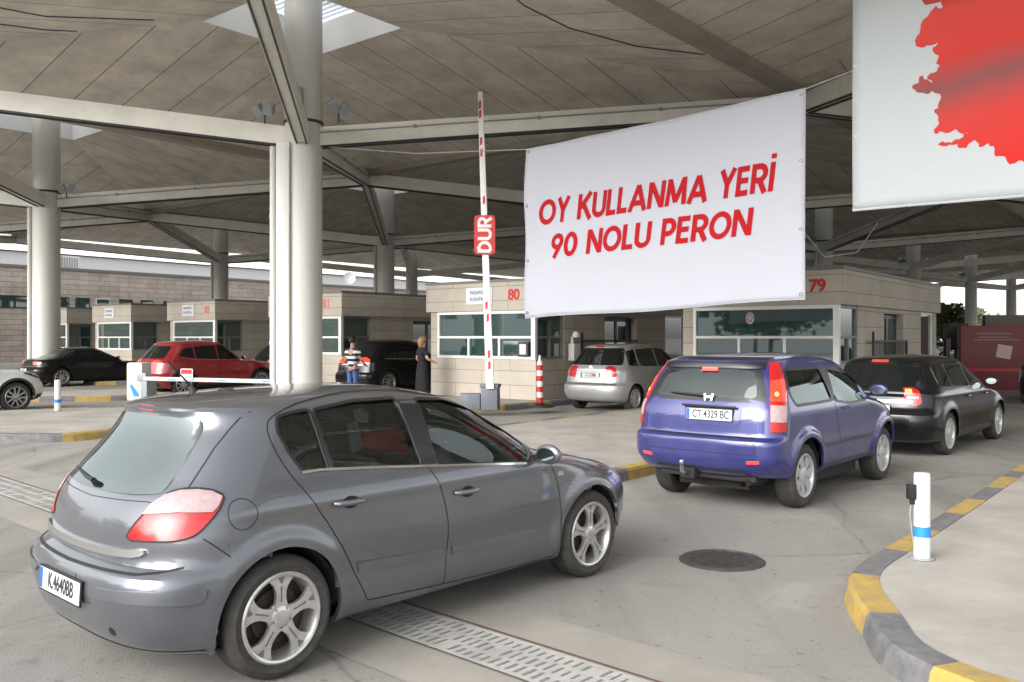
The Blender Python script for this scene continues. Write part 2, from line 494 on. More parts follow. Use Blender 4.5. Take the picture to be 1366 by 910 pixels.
# ------------------------------------------------------------------ the canopy
CO = Vector((-4.99, 22.47, 0)); SU, SV = 17.84, 16.73
vb = {-2: -1.65, -1: -0.55, 0: 0.5, 1: 1.5, 2: 2.5, 3: 3.5}     # right-hand... upper edges of the column bays, in SV
VC = {-2: -2.2, -1: -1.1, 0: 0.0, 1: 1.0, 2: 2.0}               # column rows
VLO = {-2: -2.75, -1: -1.65, 0: -0.55, 1: 0.5, 2: 1.5}
VHI = {-2: -1.65, -1: -0.55, 0: 0.5, 1: 1.5, 2: 2.5}
canopy = thing('canopy', 'great concrete canopy of folded pyramid roof bays on round columns over all lanes', 'canopy')
def CP(i, j, z=0): p = CO + U * (SU * i) + V * (SV * j); return Vector((p.x, p.y, z))
ZN, ZS, ZB = 8.25, 9.75, 6.85
HS = 1.75
far_b = MB()
M_LAMPG = mat('lamp_grey', (0.30, 0.32, 0.33), 0.45, noise=0.2)
M_LOUV = mat('louvre_grey', (0.32, 0.36, 0.40), 0.5)
for i in range(0, 6):
    for j in (-1, 0, 1, 2):
        c = CP(i, VC[j]) + Vector({(0, 0): (-.33, 0, 0), (0, 1): (.40, 0, 0), (1, 2): (.45, 0, 0), (1, 1): (-.18, 0, 0)}.get((i, j), (0, 0, 0)))
        if c.y < 5: continue
        near = c.y < 62
        lo, hi = VLO[j], VHI[j]
        cor = [CP(i - .5, lo, ZN), CP(i + .5, lo, ZN), CP(i + .5, hi, ZN), CP(i - .5, hi, ZN)]
        top = [c + U * a * HS + V * b * HS + Vector((0, 0, ZS)) for a, b in ((-1, -1), (1, -1), (1, 1), (-1, 1))]
        # roof shell, with uv so that the panel joints run up the slope
        me_v = [tuple(p) for p in cor + top] + [tuple(p + Vector((0, 0, .22))) for p in cor + top]
        fs = []
        for k in range(4):
            k2 = (k + 1) % 4
            fs.append((k, k2, 4 + k2, 4 + k)); fs.append((8 + k, 12 + k, 12 + k2, 8 + k2))
        for k in range(4):
            k2 = (k + 1) % 4
            fs.append((4 + k, 4 + k2, 12 + k2, 12 + k)); fs.append((k2, k, 8 + k, 8 + k2))
        me = bpy.data.meshes.new('roof_shell'); me.from_pydata(me_v, [], fs); me.materials.append(M_ROOFP)
        ul = me.uv_layers.new(name='UVMap')
        for p in me.polygons:
            vs = [Vector(me_v[q]) for q in p.vertices]
            if p.index < 8:
                e = (vs[1] - vs[0]).normalized() if p.index % 2 == 0 else (vs[3] - vs[0]).normalized()
            else: e = (vs[1] - vs[0]).normalized()
            nrm = p.normal; s2 = nrm.cross(e)
            for li, q in zip(p.loop_indices, vs):
                d = q - c
                ul.data[li].uv = (d.dot(e) + 40.3, d.dot(s2) * .999 + 45)
        sh = link('roof_shell', me, canopy)
        # skylight upstand and louvres
        mb = MB()
        for k in range(4):
            a, b = top[k], top[(k + 1) % 4]
            d = (b - a).normalized(); nin = Vector((0, 0, 1)).cross(d)
            mb.add([a + Vector((0, 0, -.02)), b + Vector((0, 0, -.02)), b + nin * .18 + d * -.18 + Vector((0, 0, .75)), a + nin * .18 + d * .18 + Vector((0, 0, .75))], [(0, 1, 2, 3)])
        mb.build('skylight_rim', mat('rim_white', (.86, .86, .85), .6), canopy, fix=False)
        if near:
            mb = MB()
            for k in range(16):
                s = -1 + 2 * (k + .5) / 16
                a = c + U * s * (HS - .15) - V * (HS - .1) + Vector((0, 0, ZS + .85)); b = c + U * s * (HS - .15) + V * (HS - .1) + Vector((0, 0, ZS + .85))
                mb.bar(a, b, 0.02, 0.10)
            mb.build('skylight_louvre', M_LOUV, canopy)
        # column
        mb = MB(); mb.cyl(c.x, c.y, -0.05, ZS + 1.2, 0.475, 40)
        col = mb.build('column', M_COL, canopy, smooth=True)
        if near:
            mb = MB(); mb.lathe([(.48, 0), (.505, 0.01), (.505, .07), (.48, .08)], 40, Matrix.Translation((c.x, c.y, ZB + .32)))
            mb.build('collar', M_DARK, col, smooth=True)
            if (i, j) == (0, 0):       # square casing of the rain pipes on the near column
                mb = MB(); q = c + Vector((-.40, -.36, 0))
                mb.box(q.x - .17, q.x + .17, q.y - .17, q.y + .17, 0.1, ZB - .2)
                mb.build('pipe_casing', M_WHITE, col, bevel=0.05)
            q = c + (Vector((-.74, -.12, 0)) if (i, j) == (0, 0) else Vector((-.52, -.2, 0)))
            mb = MB(); mb.cyl(q.x, q.y, 0.1, ZB - .25, 0.085, 14)
            for z in (1.6, 3.2, 4.8): mb.cyl(q.x, q.y, z, z + .05, 0.10, 14)
            mb.build('rain_pipe', M_COL, col, smooth=True)
        # diagonal beams
        for k in range(4):
            dn = (cor[k] - Vector((c.x, c.y, ZN))).normalized()
            a = Vector((c.x, c.y, ZB)) + dn * 0.3; b = cor[k] + Vector((0, 0, -.28)) + dn * -.1
            if near:
                mb = MB(); mb.bar(a, b, 0.34, 0.46)
                sx = dn.cross(Vector((0, 0, 1)))
                d3 = (b - a).normalized(); up = sx.cross(d3).normalized()
                for s_ in (-1, 1): mb.bar(a + sx * s_ * .12 - up * .25, b + sx * s_ * .12 - up * .25, 0.03, 0.05, 1)
                bo = mb.build('beam', [M_BEAM, M_DARK], canopy)
                mb = MB(); mb.tube([a + sx * .20 + up * .08, b + sx * .20 + up * .08], .022, 6)
                for f_ in (.2, .45, .7): q = a.lerp(b, f_) + sx * .2 + up * .08; mb.box(q.x - .05, q.x + .05, q.y - .05, q.y + .05, q.z - .04, q.z + .04)
                mb.build('conduit', M_LAMPG, bo)
            else: far_b.bar(a, b, 0.34, 0.46)
        # gutter beams in the valleys
        if near:
            for a, b in ((cor[0], cor[1]), (cor[1], cor[2])):
                mb = MB(); mb.bar(a + Vector((0, 0, -.06)), b + Vector((0, 0, -.06)), 0.42, 0.22)
                mb.build('gutter', mat('gutter_paint', (0.40, 0.36, 0.30), 0.6, noise=0.3, nscale=1), canopy)
fb = far_b.build('far_beam', M_BEAM, canopy)

# cables strung under the roof
for pts in ([AT(640, -40, 13), AT(700, 8, 14), AT(760, 38, 15), AT(850, 62, 16), AT(940, 73, 17)], [AT(-40, 3, 15), AT(60, 22, 17), AT(205, 27, 20)], [AT(-20, 30, 17), AT(60, 40, 19), AT(102, 42, 20)]):
    pts = [Vector((p.x, p.y, min(p.z, ZN - .03 + max(0, 0)))) if False else p for p in pts]
    mb = MB(); mb.tube(pts, .014, 5); mb.build('cable', M_DARK, canopy, smooth=True)
# floodlights
M_LAMPG = mat('lamp_grey', (0.30, 0.32, 0.33), 0.45, noise=0.2)
def floodlight(p, yaw, lab):
    t = thing('floodlight', lab, 'floodlight', p, yaw, 'floodlights on the column heads')
    mb = MB(); mb.cyl(0, 0, 0, .22, .02, 8); mb.bar((-.2, 0, .24), (.2, 0, .24), .03, .04)
    mb.build('bracket', M_DARK, t)
    for s_ in (-1, 1):
        Mx = Matrix.Translation((s_ * .15, -.02, .36)) @ Matrix.Rotation(R(35), 4, 'X') @ Matrix.Rotation(R(20 * s_), 4, 'Y')
        mb = MB(); mb.box(-.11, .11, -.10, .10, -.12, .12, M=Mx); mb.box(-.13, .13, -.13, -.10, -.14, .14, M=Mx)
        hd = mb.build('lamp_head', M_LAMPG, t, bevel=0.015)
        mb = MB(); mb.box(-.10, .10, -.137, -.133, -.11, .11, M=Mx)
        mb.build('lens', mat('lamp_lens', (0.25, 0.28, 0.3), 0.1), hd, uv=False)
base = Vector((-4.99, 22.47, 0))
floodlight((-6.2, 22.1, 7.12), R(-20), 'grey twin floodlight on the left beam beside the big front column')
floodlight((-4.35, 22.1, 7.16), R(20), 'grey twin floodlight on the right beam beside the big front column')
c1 = CP(0, 1) + Vector((.4, 0, 0))
floodlight((c1.x - .9, c1.y - .4, 6.95), R(-20), 'grey twin floodlight left of the far left column head')
floodlight((c1.x + .9, c1.y - .3, 6.95), R(20), 'grey twin floodlight right of the far left column head')
t = thing('junction_box', 'grey metal box on the big front column just above the beams', 'junction box', (-5.35, 21.88, 7.3))
mb = MB(); mb.box(-.14, .14, -.1, .12, 0, .62); mb.build('housing', M_GREYP, t, bevel=.01)
mb = MB(); mb.box(-.15, .15, -.12, .1, .3, .66); mb.build('cover', M_LAMPG, t, bevel=.01)
for i, j, dx in [(2, 0, -.9), (2, 0, .9), (3, 0, -1.0), (3, 0, 1.0), (4, 0, -1.0), (4, 0, 1.0)]:
    q = CP(i, j)
    nm = {2: 'third', 3: 'second', 4: 'last'}[i]
    floodlight((q.x + dx, q.y - .4, 6.95), 0, 'small far floodlight %s of the %s column beyond booth 79' % ('left' if dx < 0 else 'right', {2: 'nearest', 3: 'middle', 4: 'farthest'}[i]))

# ------------------------------------------------------------------ booths
M_FRIEZE_CAP = mat('roof_flashing', (0.16, 0.15, 0.14), 0.5)
M_DOORG = mat('door_bronze', (0.03, 0.035, 0.035), 0.4)
M_INT = mat('booth_glass_lit', (0.10, 0.13, 0.12), 0.03, ior=1.9)
def booth(num, corner, w, label, first=False, detail=True, depth=8.9):
    t = thing('toll_booth', label, 'booth', (corner[0], corner[1], 0.14), R(-38.0), 'stone clad border booths')
    # local: x = 0 right corner, negative to the left; y = back along the lane
    H1, Hm, H2, H3 = 1.05, 1.62, 2.32, 3.11
    W_ = -w; i_ = 0.10
    walls = MB()
    walls.box(W_ + i_, -i_, i_, i_ + .2, 0, H1)                     # under the front window
    walls.box(W_ + i_, W_ + .38, i_, i_ + .2, H1, H2)               # pier left of the window
    for x0, x1 in ((-i_ - .2, -i_), (W_ + i_, W_ + i_ + .2)):
        walls.box(x0, x1, i_ + .2, 1.35, 0, H1)
        walls.box(x0, x1, 1.35, 3.4, 0, H2)
        walls.box(x0, x1, 5.2, 7.0, 0, H2)
        walls.box(x0, x1, 3.4, 5.2, 2.2, H2)
        walls.box(x0, x1, 7.0, depth - .5, 0, H1)
        walls.box(x0, x1, depth - .5, depth - i_, 0, H2)
    walls.box(W_ + i_ + .2, -i_ - .2, depth - .3, depth - i_, 0, H2)
    walls.build('wall', M_STONE, t)
    fr = MB(); fr.box(W_, 0, 0, depth, H2, H3 - .04)
    fz = fr.build('frieze', M_STONE, t, bevel=0.012)
    cp = MB(); cp.box(W_ - .02, .02, -.02, depth + .02, H3 - .037, H3 + .03)
    cp.build('roof_flashing', M_FRIEZE_CAP, t)
    # dark recesses behind door openings
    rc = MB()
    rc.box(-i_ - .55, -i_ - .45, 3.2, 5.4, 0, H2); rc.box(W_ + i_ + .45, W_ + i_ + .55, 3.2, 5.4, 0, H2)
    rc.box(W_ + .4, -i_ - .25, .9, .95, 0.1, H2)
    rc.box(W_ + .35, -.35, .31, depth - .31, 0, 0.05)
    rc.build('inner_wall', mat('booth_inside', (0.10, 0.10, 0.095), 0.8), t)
    # front window
    x0, x1 = W_ + .38, -i_
    f = MB(); b = .07
    ya, yb = .06, .16
    f.box(x0, x1, ya, yb, H2 - .08, H2); f.box(x0, x1, ya, yb, H1, H1 + .07)
    f.box(x0, x0 + b, ya, yb, H1 + .07, H2 - .08); f.box(x1 - .13, x1, ya, yb, H1 + .07, H2 - .08)
    f.box(x0 + b, x1 - .13, ya + .005, yb - .005, Hm - .03, Hm + .03)
    n = 3; ww = (x1 - .13 - x0 - b) / n
    for k in range(1, n):
        xm = x0 + b + ww * k; f.box(xm - .03, xm + .03, ya + .005, yb - .005, H1 + .07, Hm - .03)
    wn_ = f.build('window', M_WFRAME, t)
    gp = MB(); gp.box(x0 + .02, x1 - .02, .105, .115, H1 + .03, H2 - .04)
    gp.build('pane', M_BOOTHGL, wn_)
    # side windows by the corner, both sides
    for s_, xx in ((1, -i_), (-1, W_ + i_)):
        f = MB(); ya, yb = .16, 1.35
        xa, xb = (xx - .12, xx - .02) if s_ > 0 else (xx + .02, xx + .12)
        f.box(xa, xb, ya, yb, H2 - .07, H2); f.box(xa, xb, ya, yb, H1, H1 + .06)
        f.box(xa, xb, ya, ya + .06, H1 + .06, H2 - .07); f.box(xa, xb, yb - .06, yb, H1 + .06, H2 - .07)
        f.box(xa + .003, xb - .003, ya + .06, yb - .06, Hm - .03, Hm + .03)
        f.box(xa + .003, xb - .003, .74, .79, H1 + .06, Hm - .03)
        wn_ = f.build('window', mat('dark_frame', (0.16, 0.165, 0.17), 0.4) if s_ > 0 else M_WFRAME, t)
        gp = MB(); xm = (xa + xb) / 2; gp.box(xm - .004, xm + .004, ya + .03, yb - .03, H1 + .03, H2 - .04)
        gp.build('pane', M_BOOTHGL, wn_)
        # rear side window
        f = MB(); ya, yb = 7.0, depth - .5
        f.box(xa, xb, ya, yb, H2 - .07, H2); f.box(xa, xb, ya, yb, H1, H1 + .06); f.box(xa, xb, ya, ya + .06, H1 + .06, H2 - .07); f.box(xa, xb, yb - .06, yb, H1 + .06, H2 - .07)
        wn_ = f.build('window', M_WFRAME, t)
        gp = MB(); gp.box(xm - .004, xm + .004, ya + .03, yb - .03, H1 + .03, H2 - .04)
        gp.build('pane', M_BOOTHGL, wn_)
        # door
        xd = xx - s_ * .2
        d = MB(); d.box(xd - .03, xd + .03, 3.42, 3.52, 0, 2.18); d.box(xd - .03, xd + .03, 5.08, 5.18, 0, 2.18); d.box(xd - .03, xd + .03, 3.52, 5.08, 2.08, 2.18)
        d.box(xd - .03, xd + .03, 4.25, 4.35, 0, 2.08); d.box(xd - .03, xd + .03, 3.52, 5.08, 0, .25)
        dr = d.build('door', M_DOORG, t)
        gp = MB(); gp.box(xd - .005, xd + .005, 3.5, 5.1, .2, 2.1); gp.build('pane', M_BOOTHGL, dr)
        hd = MB(); hd.bar((xd + s_ * .06, 4.2, .95), (xd + s_ * .06, 4.2, 1.15), .02, .02); hd.build('handle', M_CHROME, dr)
    return t
def gate(corner, label):
    t = thing('security_gate', label, 'gate', (corner[0], corner[1], 0.14), R(-38.0), 'black barred gates at the booth doors')
    f = MB()
    f.box(.02, .07, 2.0, 2.05, 0, 1.75); f.box(.02, .07, 4.9, 4.95, 0, 1.55); f.box(.025, .065, 2.05, 4.9, 1.5, 1.55); f.box(.025, .065, 2.05, 4.9, .1, .15)
    f.build('gate_frame', M_DARK, t)
    b = MB()
    for k in range(22):
        y = 2.15 + k * .125; b.cyl(.045, y, .15, 1.5, .010, 6)
    b.build('bar', M_DARK, t)
BP = {79: (6.99, 18.6), 80: (.63, 22.4), 81: (-5.55, 28.7), 82: (-11.8, 35.0), 83: (-17.0, 39.3), 84: (-22.4, 44.3)}
BL = {79: 'beige stone booth marked 79 between the blue car and the silver minivan',
      80: 'beige stone booth marked 80 behind the raised barrier arm',
      81: 'beige stone booth marked 81 just right of the big front column, behind the man',
      82: 'stone booth whose front shows left of the big column above the red car roof',
      83: 'small far stone booth behind the gap between black sedan and red car',
      84: 'farthest stone booth, just right of the far left column'}
BX = {}
for k in BP: BX[k] = booth(k, BP[k], 3.87 if k < 82 else 3.5, BL[k])
gate(BP[79], 'black barred gate on the side of booth 79 above the black station wagon')
gate(BP[80], 'black barred gate on the side of booth 80 behind the silver minivan')
# numbers
def bnum(k, s, dx, size, m=M_RED, z=2.72, bold=.012):
    o = text('booth_number', s, size, m, BX[k], frame((dx, -.006, z), (1, 0, 0), (0, 0, 1)), bold=bold, ext=.006)
bnum(79, '79', -0.54, .37); bnum(80, '80', -.74, .38)
bnum(81, '81', -.75, .40, mat('faded_red', (0.55, 0.16, 0.13), .6)); bnum(82, '82', -.55, .36, mat('faded_red', (0.55, 0.16, 0.13), .6))
for k in (80, 81, 82, 83):
    s = MB(); s.box(-2.35 if k == 80 else -2.3, -1.45, -.03, -.004, 2.5, 2.95)
    pl = s.build('name_plate', mat('plate_white', (0.62, 0.63, 0.64), .5), BX[k])
    for r_ in (2.81, 2.63):
        text('lettering', 'PASAPORT' if r_ > 2.7 else 'KONTROL', .13, mat('plate_blue', (0.10, 0.13, 0.24), .6), pl, frame((-1.9, -.034, r_), (1, 0, 0), (0, 0, 1)), bold=.003, ext=.001)
# intercom and dome camera on booth 80's corner pier
mb = MB(); mb.box(-.02, .16, 1.45, 1.75, 1.0, 1.45); mb.box(-.02, .06, 1.55, 1.6, 1.45, 1.65)
ic = mb.build('intercom', mat('case_white', (.55, .55, .53), .4), BX[80], bevel=.01)
mb = MB(); mb.lathe([(0.0, 0.16), (.06, .15), (.1, .08), (.11, 0), (0, -.02)], 20, Matrix.Translation((.12, 1.6, 1.62)))
mb.build('dome_camera', mat('case_white', (.6, .6, .58), .4), BX[80], smooth=True)
mb = MB(); mb.box(-.6, -.28, -.012, .055, 1.12, 1.5); nb = mb.build('notice_board', M_DARK, BX[80])
mb = MB(); mb.box(-.54, -.34, -.018, -.013, 1.18, 1.44); mb.build('notice', M_WHITE, nb)
# coloured crest on the glass of booth 79
cr = MB(); cr.lathe([(0, 0), (.10, 0), (.10, .004), (0, .004)], 24, Matrix.Translation((-2.1, .098, 2.05)) @ Matrix.Rotation(PI / 2, 4, 'X') @ Matrix.Diagonal((1, 1.35, 1, 1)))
crest = cr.build('crest', mat('crest_white', (.45, .42, .42), .6), BX[79])
cr = MB(); cr.lathe([(.045, 0), (.075, 0), (.075, .004)], 20, Matrix.Translation((-2.1, .093, 2.06)) @ Matrix.Rotation(PI / 2, 4, 'X') @ Matrix.Diagonal((1, 1.35, 1, 1)))
cr.build('emblem', mat('crest_red', (.4, .2, .18), .6), crest)

# ------------------------------------------------------------------ far left: the long stone wall, white halls behind
wd = Vector((math.sin(R(36.5)), math.cos(R(36.5)), 0))
w0 = AT(0, 352, 62.0); w0.z = 0
ang = math.atan2(wd.y, wd.x)
def along(px_):
    r_ = (px_ - 683) / F_PX; return (r_ * w0.y - w0.x) / (wd.x - r_ * wd.y)
t = thing('long_stone_building', 'long low building of grey brown stone blocks across the far left', 'building', tuple(w0), ang)
mb = MB(); mb.box(-45, 85, 0, 9, -.1, 6.75); wl_ = mb.build('wall', M_WALL, t)
mb = MB(); mb.box(-45.1, 85.1, -.12, 9.1, 6.75, 6.95); mb.build('parapet', M_FRIEZE_CAP, t)
for px_, k in ((8, 0), (30, 0), (82, 0), (110, 0), (137, 1), (168, 0), (196, 0), (226, 0), (262, 1), (330, 0)):
    xx = along(px_); f = MB(); f.box(xx - .55, xx + .55, -.04, .02, 3.85, 4.75); wn_ = f.build('window', M_WFRAME if k else M_DARK, t)
    f = MB(); f.box(xx - .48, xx + .48, -.05, -.042, 3.92, 4.68); f.build('pane', M_BOOTHGL, wn_)
t = thing('white_hall', 'long white hall roof rising behind the stone block building', 'building', tuple(w0), ang)
mb = MB(); mb.box(-45, 100, 12, 40, 0, 9.0); mb.build('wall', M_WHITE, t)
mb = MB(); mb.add([(-45, 11.5, 9.05), (100, 11.5, 9.05), (100, 25, 12.2), (-45, 25, 12.2), (100, 40, 9.05), (-45, 40, 9.05)], [(0, 1, 2, 3), (3, 2, 4, 5), (0, 3, 5), (1, 4, 2)])
mb.build('roof', mat('roof_white', (.82, .83, .84), .5), t)
for k, px_ in enumerate((84, 104)):
    xx = along(px_); p = w0 + wd * xx + Vector((-wd.y, wd.x, 0)) * 1.2
    t = thing('roof_vent', 'white slatted air unit %s on the stone building roof' % ('nearest the far left column' if k == 0 else 'right of its twin'), 'air unit', (p.x, p.y, 6.96), ang, 'white air units on the stone building')
    mb = MB(); mb.box(-.8, .8, 0, .9, 0, 1.0); mb.build('housing', M_WHITE, t)
    mb = MB()
    for q in range(7): mb.box(-.64 + q * .19, -.56 + q * .19, -.03, -.003, .12, .88)
    mb.build('slats', M_LAMPG, t)
p = w0 + wd * along(457) + Vector((0, 0, 0.75))
t = thing('satellite_dish', 'pale rounded dish on the far roof right of the big front column', 'dish', (p.x + .5, p.y + 1.2, 6.95), 0)
mb = MB(); mb.lathe([(0, .12), (.25, .14), (.5, .2), (.62, .3), (.64, .33), (.5, .24), (.25, .17), (0, .16)], 28, Matrix.Translation((0, 0, .7)) @ Matrix.Rotation(R(80), 4, 'X')); mb.build('bowl', M_LAMPG, t, smooth=True)
mb = MB(); mb.cyl(0, .2, 0, .9, .05, 8); mb.build('mast', M_LAMPG, t)

# ------------------------------------------------------------------ far right: dark red exhibition box, trees, halls
M_DRED = mat('maroon_panel', (0.19, 0.03, 0.035), 0.5, noise=0.2, nscale=1)
kq = AT(1282, 520, 29.5)
t = thing('exhibition_stand', 'tall dark red panel stand with a white square at the far right edge', 'stand', (kq.x, kq.y, 0), R(-8))
mb = MB(); mb.box(0, 3.3, 0, .35, 0, 2.15); mb.box(.78, 3.3, .05, .30, 2.15, 2.5); mb.build('panel', [M_DRED], t, bevel=.01)
mb = MB(); mb.box(.78, 3.3, .02, .33, 2.15, 2.5); mb.build('header', mat('brown_panel', (0.10, 0.07, 0.065), .5), t)
mb = MB(); mb.box(-.23, .23, -.22, .22, 0, .01, M=frame((1.35, -.004, 1.28), (math.cos(R(10)), 0, -math.sin(R(10))), (math.sin(R(10)), 0, math.cos(R(10))))); mb.build('white_square', mat('square_pink', (.55, .42, .42), .6), t)
mb = MB(); mb.box(0.02, 1.9, -.012, -.003, .62, .72); mb.build('red_band', M_RED, t)
mb = MB(); mb.box(.5, 1.6, -.012, -.003, 1.86, 1.9); mb.box(.4, 1.8, -.012, -.003, 1.66, 1.69); mb.box(.55, 1.5, -.012, -.003, 1.75, 1.78); mb.build('faint_lines', mat('line_grey', (.30, .24, .24), .6), t)
t = thing('dark_cabinet', 'dark grey cabinet on a post left of the red panel stand', 'cabinet', tuple(AT(1275, 500, 31).xy) + (0,), 0)
mb = MB(); mb.box(-.25, .45, 0, .4, 1.3, 2.25); mb.build('box', M_DARK, t, bevel=.01)
mb = MB(); mb.cyl(.1, .2, 0, 1.3, .06, 8); mb.build('post', M_DARK, t)
t = thing('black_post', 'thin black post standing behind the black station wagon roof', 'post', tuple(AT(1263, 500, 27).xy) + (0,), 0)
mb = MB(); mb.cyl(0, 0, 0, 1.65, .1, 12); mb.build('shaft', M_BLACK, t, smooth=True)
mb = MB(); mb.cyl(0, 0, 1.65, 1.72, .12, 12); mb.build('cap', M_BLACK, t, smooth=True)

def leaf_mat(name, a, b):
    return mat(name, a, 0.6, noise=0.5, nscale=0.7, col2=b)
M_LEAF = leaf_mat('leaves', (0.085, 0.12, 0.035), (0.045, 0.075, 0.025))
M_BARK = mat('bark', (0.10, 0.075, 0.05), 0.9, noise=0.3)
def tree(p, h, rad, label, seed=0, n=2600, leaf=0.28, group='trees'):
    rnd = random.Random(seed)
    t = thing('tree', label, 'tree', (p[0], p[1], 0), rnd.random() * 6, group)
    mb = MB(); mb.tube([(0, 0, 0), (0.1, 0, h * .3), (0, .1, h * .55), (.1, 0, h * .8)], [.04 * h * .6, .03 * h * .6, .02 * h * .5, .02])
    for k in range(7):
        a = k * 2.4; z = h * (.3 + .07 * k)
        mb.tube([(0.05, 0, z), (math.cos(a) * rad * .4, math.sin(a) * rad * .4, z + h * .12), (math.cos(a) * rad * .75, math.sin(a) * rad * .75, z + h * .2)], [.012 * h, .008 * h, .01], 6)
    mb.build('trunk', M_BARK, t, smooth=True)
    cl = [(rnd.gauss(0, rad * .45), rnd.gauss(0, rad * .45), h * (.35 + .6 * rnd.random()), rad * (.22 + .25 * rnd.random())) for _ in range(34)]
    mb = MB()
    for _ in range(n):
        cx, cy, cz, cr_ = rnd.choice(cl)
        d = Vector((rnd.gauss(0, 1), rnd.gauss(0, 1), rnd.gauss(0, 1))).normalized() * cr_ * rnd.random() ** .4
        c = Vector((cx, cy, cz)) + d
        if c.z < h * .22: continue
        a = Vector((rnd.gauss(0, 1), rnd.gauss(0, 1), rnd.gauss(0, .6))).normalized() * leaf; b = a.cross(Vector((rnd.gauss(0, 1), rnd.gauss(0, 1), rnd.gauss(0, 1)))).normalized() * leaf * .6
        mb.add([c - a, c - b, c + a, c + b], [(0, 1, 2, 3)])
    mb.build('crown', M_LEAF, t, uv=False, fix=False)
tl = ['bushy green tree in the gap between booth 79 and the dark red stand', 'paler green tree at the left of the far gap beyond booth 79', 'far green tree behind the dark red stand']
for k, (px, Y, h, r) in enumerate([(1258, 95, 5.2, 2.6), (1244, 120, 5.6, 3.0), (1300, 130, 5.4, 3.2)]):
    q = AT(px, 460, Y); tree((q.x, q.y), h, r, tl[k], seed=k, n=1800, group=None)
t = thing('distant_hall', 'low pale hall at the horizon beyond the far trees', 'building', (95, 230, 0), R(-20))
mb = MB(); mb.box(-60, 90, 0, 20, 0, 4.5); mb.build('wall', M_WHITE, t)
mb = MB(); mb.box(-60.3, 90.3, -.3, 20.3, 4.5, 5.0); mb.build('roof', M_LAMPG, t)

# ------------------------------------------------------------------ behind the camera: a white terminal and trees, seen only in reflections
t = thing('terminal_building', 'white terminal beyond the left of the view, mirrored in the booth glass', 'building', (-62, -25, 0), R(-55.5))
mb = MB(); mb.box(-60, 42, -12, 0, 0, 9.5); mb.build('wall', mat('terminal_white', (.72, .73, .74), .7), t)
mb = MB(); mb.box(-60.3, 42.3, -12.3, .3, 9.5, 10.2); mb.build('roof', M_LAMPG, t)
for k in range(16):
    mb = MB(); mb.box(-57 + k * 6, -53 + k * 6, .005, .06, 4.0, 6.2); mb.build('window', M_BOOTHGL, t)
for k, (x, y) in enumerate([(-33, -3), (-40, 4), (-30, -14), (-44, -8), (-20, -30)]):
    tree((x, y), 7.5, 3.2, 'leafy tree behind the viewer', seed=20 + k, n=1500, group='trees behind the viewer', leaf=.35)
# ------------------------------------------------------------------ banners
BV = -V                                   # banners hang along the row of columns
def fold1(s, z):
    return .018 * math.sin(s * 2.1 + z * .6) + .012 * math.sin(s * 5.3 - z * 1.1) + .03 * math.exp(-((s - .1) ** 2) * 3) * math.sin(z * 3)
def bpt(o, s, z, off=0.0):
    n = Vector((-BV.y, BV.x, 0)) * -1
    d = fold1(s, z) + off
    return Vector((o[0] + BV.x * s + n.x * d, o[1] + BV.y * s + n.y * d, z))
def cloth_mat(name, col, w=0.0):
    m = mat(name, col, 0.85)
    n, l = m.node_tree.nodes, m.node_tree.links
    b = n['Principled BSDF']
    tc = n.new('ShaderNodeTexCoord'); nt = n.new('ShaderNodeTexNoise'); nt.inputs['Scale'].default_value = 1.1; nt.inputs['Detail'].default_value = 3; nt.inputs['Distortion'].default_value = 1.5
    l.new(tc.outputs['Object'], nt.inputs['Vector'])
    bp = n.new('ShaderNodeBump'); bp.inputs['Strength'].default_value = .5; bp.inputs['Distance'].default_value = .06
    l.new(nt.outputs[0], bp.inputs['Height']); l.new(bp.outputs[0], b.inputs['Normal'])
    # thin cloth lets some daylight through
    tr = n.new('ShaderNodeBsdfTranslucent'); tr.inputs[0].default_value = tuple(col) + (1,)
    mx = n.new('ShaderNodeMixShader'); mx.inputs[0].default_value = 0.25
    l.new(b.outputs[0], mx.inputs[1]); l.new(tr.outputs[0], mx.inputs[2])
    l.new(mx.outputs[0], n['Material Output'].inputs['Surface'])
    return m
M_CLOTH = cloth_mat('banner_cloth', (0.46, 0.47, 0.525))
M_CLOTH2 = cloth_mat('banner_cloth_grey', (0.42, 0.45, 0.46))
O1 = (0.273, 17.8); W1 = 5.757
t = thing('polling_banner', 'white cloth banner with red lettering hung between the columns over the lanes', 'banner')
NX, NZ = 64, 40
mb = MB(); vs = []
for j in range(NZ + 1):
    for i in range(NX + 1):
        a, b = i / NX, j / NZ
        s = a * W1; zt = 5.56 + .195 * a - .035 * math.sin(PI * a); zb = 2.14 + .23 * a + .02 * math.sin(PI * a * 3)
        vs.append(bpt(O1, s, zb + (zt - zb) * b))
fs = [(j * (NX + 1) + i, j * (NX + 1) + i + 1, (j + 1) * (NX + 1) + i + 1, (j + 1) * (NX + 1) + i) for j in range(NZ) for i in range(NX)]
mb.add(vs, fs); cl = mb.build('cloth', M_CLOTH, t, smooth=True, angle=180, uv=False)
so = cl.modifiers.new('thick', 'SOLIDIFY'); so.thickness = .004; so.offset = 0
hm = MB(); hm.tube([bpt(O1, W1 * i / 40, 5.56 + .195 * i / 40 - .035 * math.sin(PI * i / 40)) for i in range(41)], .012, 6); hm.build('hem', M_CLOTH, t, smooth=True)
hm = MB(); hm.tube([bpt(O1, W1 * i / 40, 2.14 + .23 * i / 40 + .02 * math.sin(PI * i / 40 * 3)) for i in range(41)], .008, 6)
hm.build('hem', M_CLOTH, t, smooth=True)
def arc(cx, cy, rx, ry, a0, a1, n=18): return [(cx + rx*math.cos(R(a0 + (a1 - a0)*k/n)), cy + ry*math.sin(R(a0 + (a1 - a0)*k/n))) for k in range(n + 1)]
SW = .205
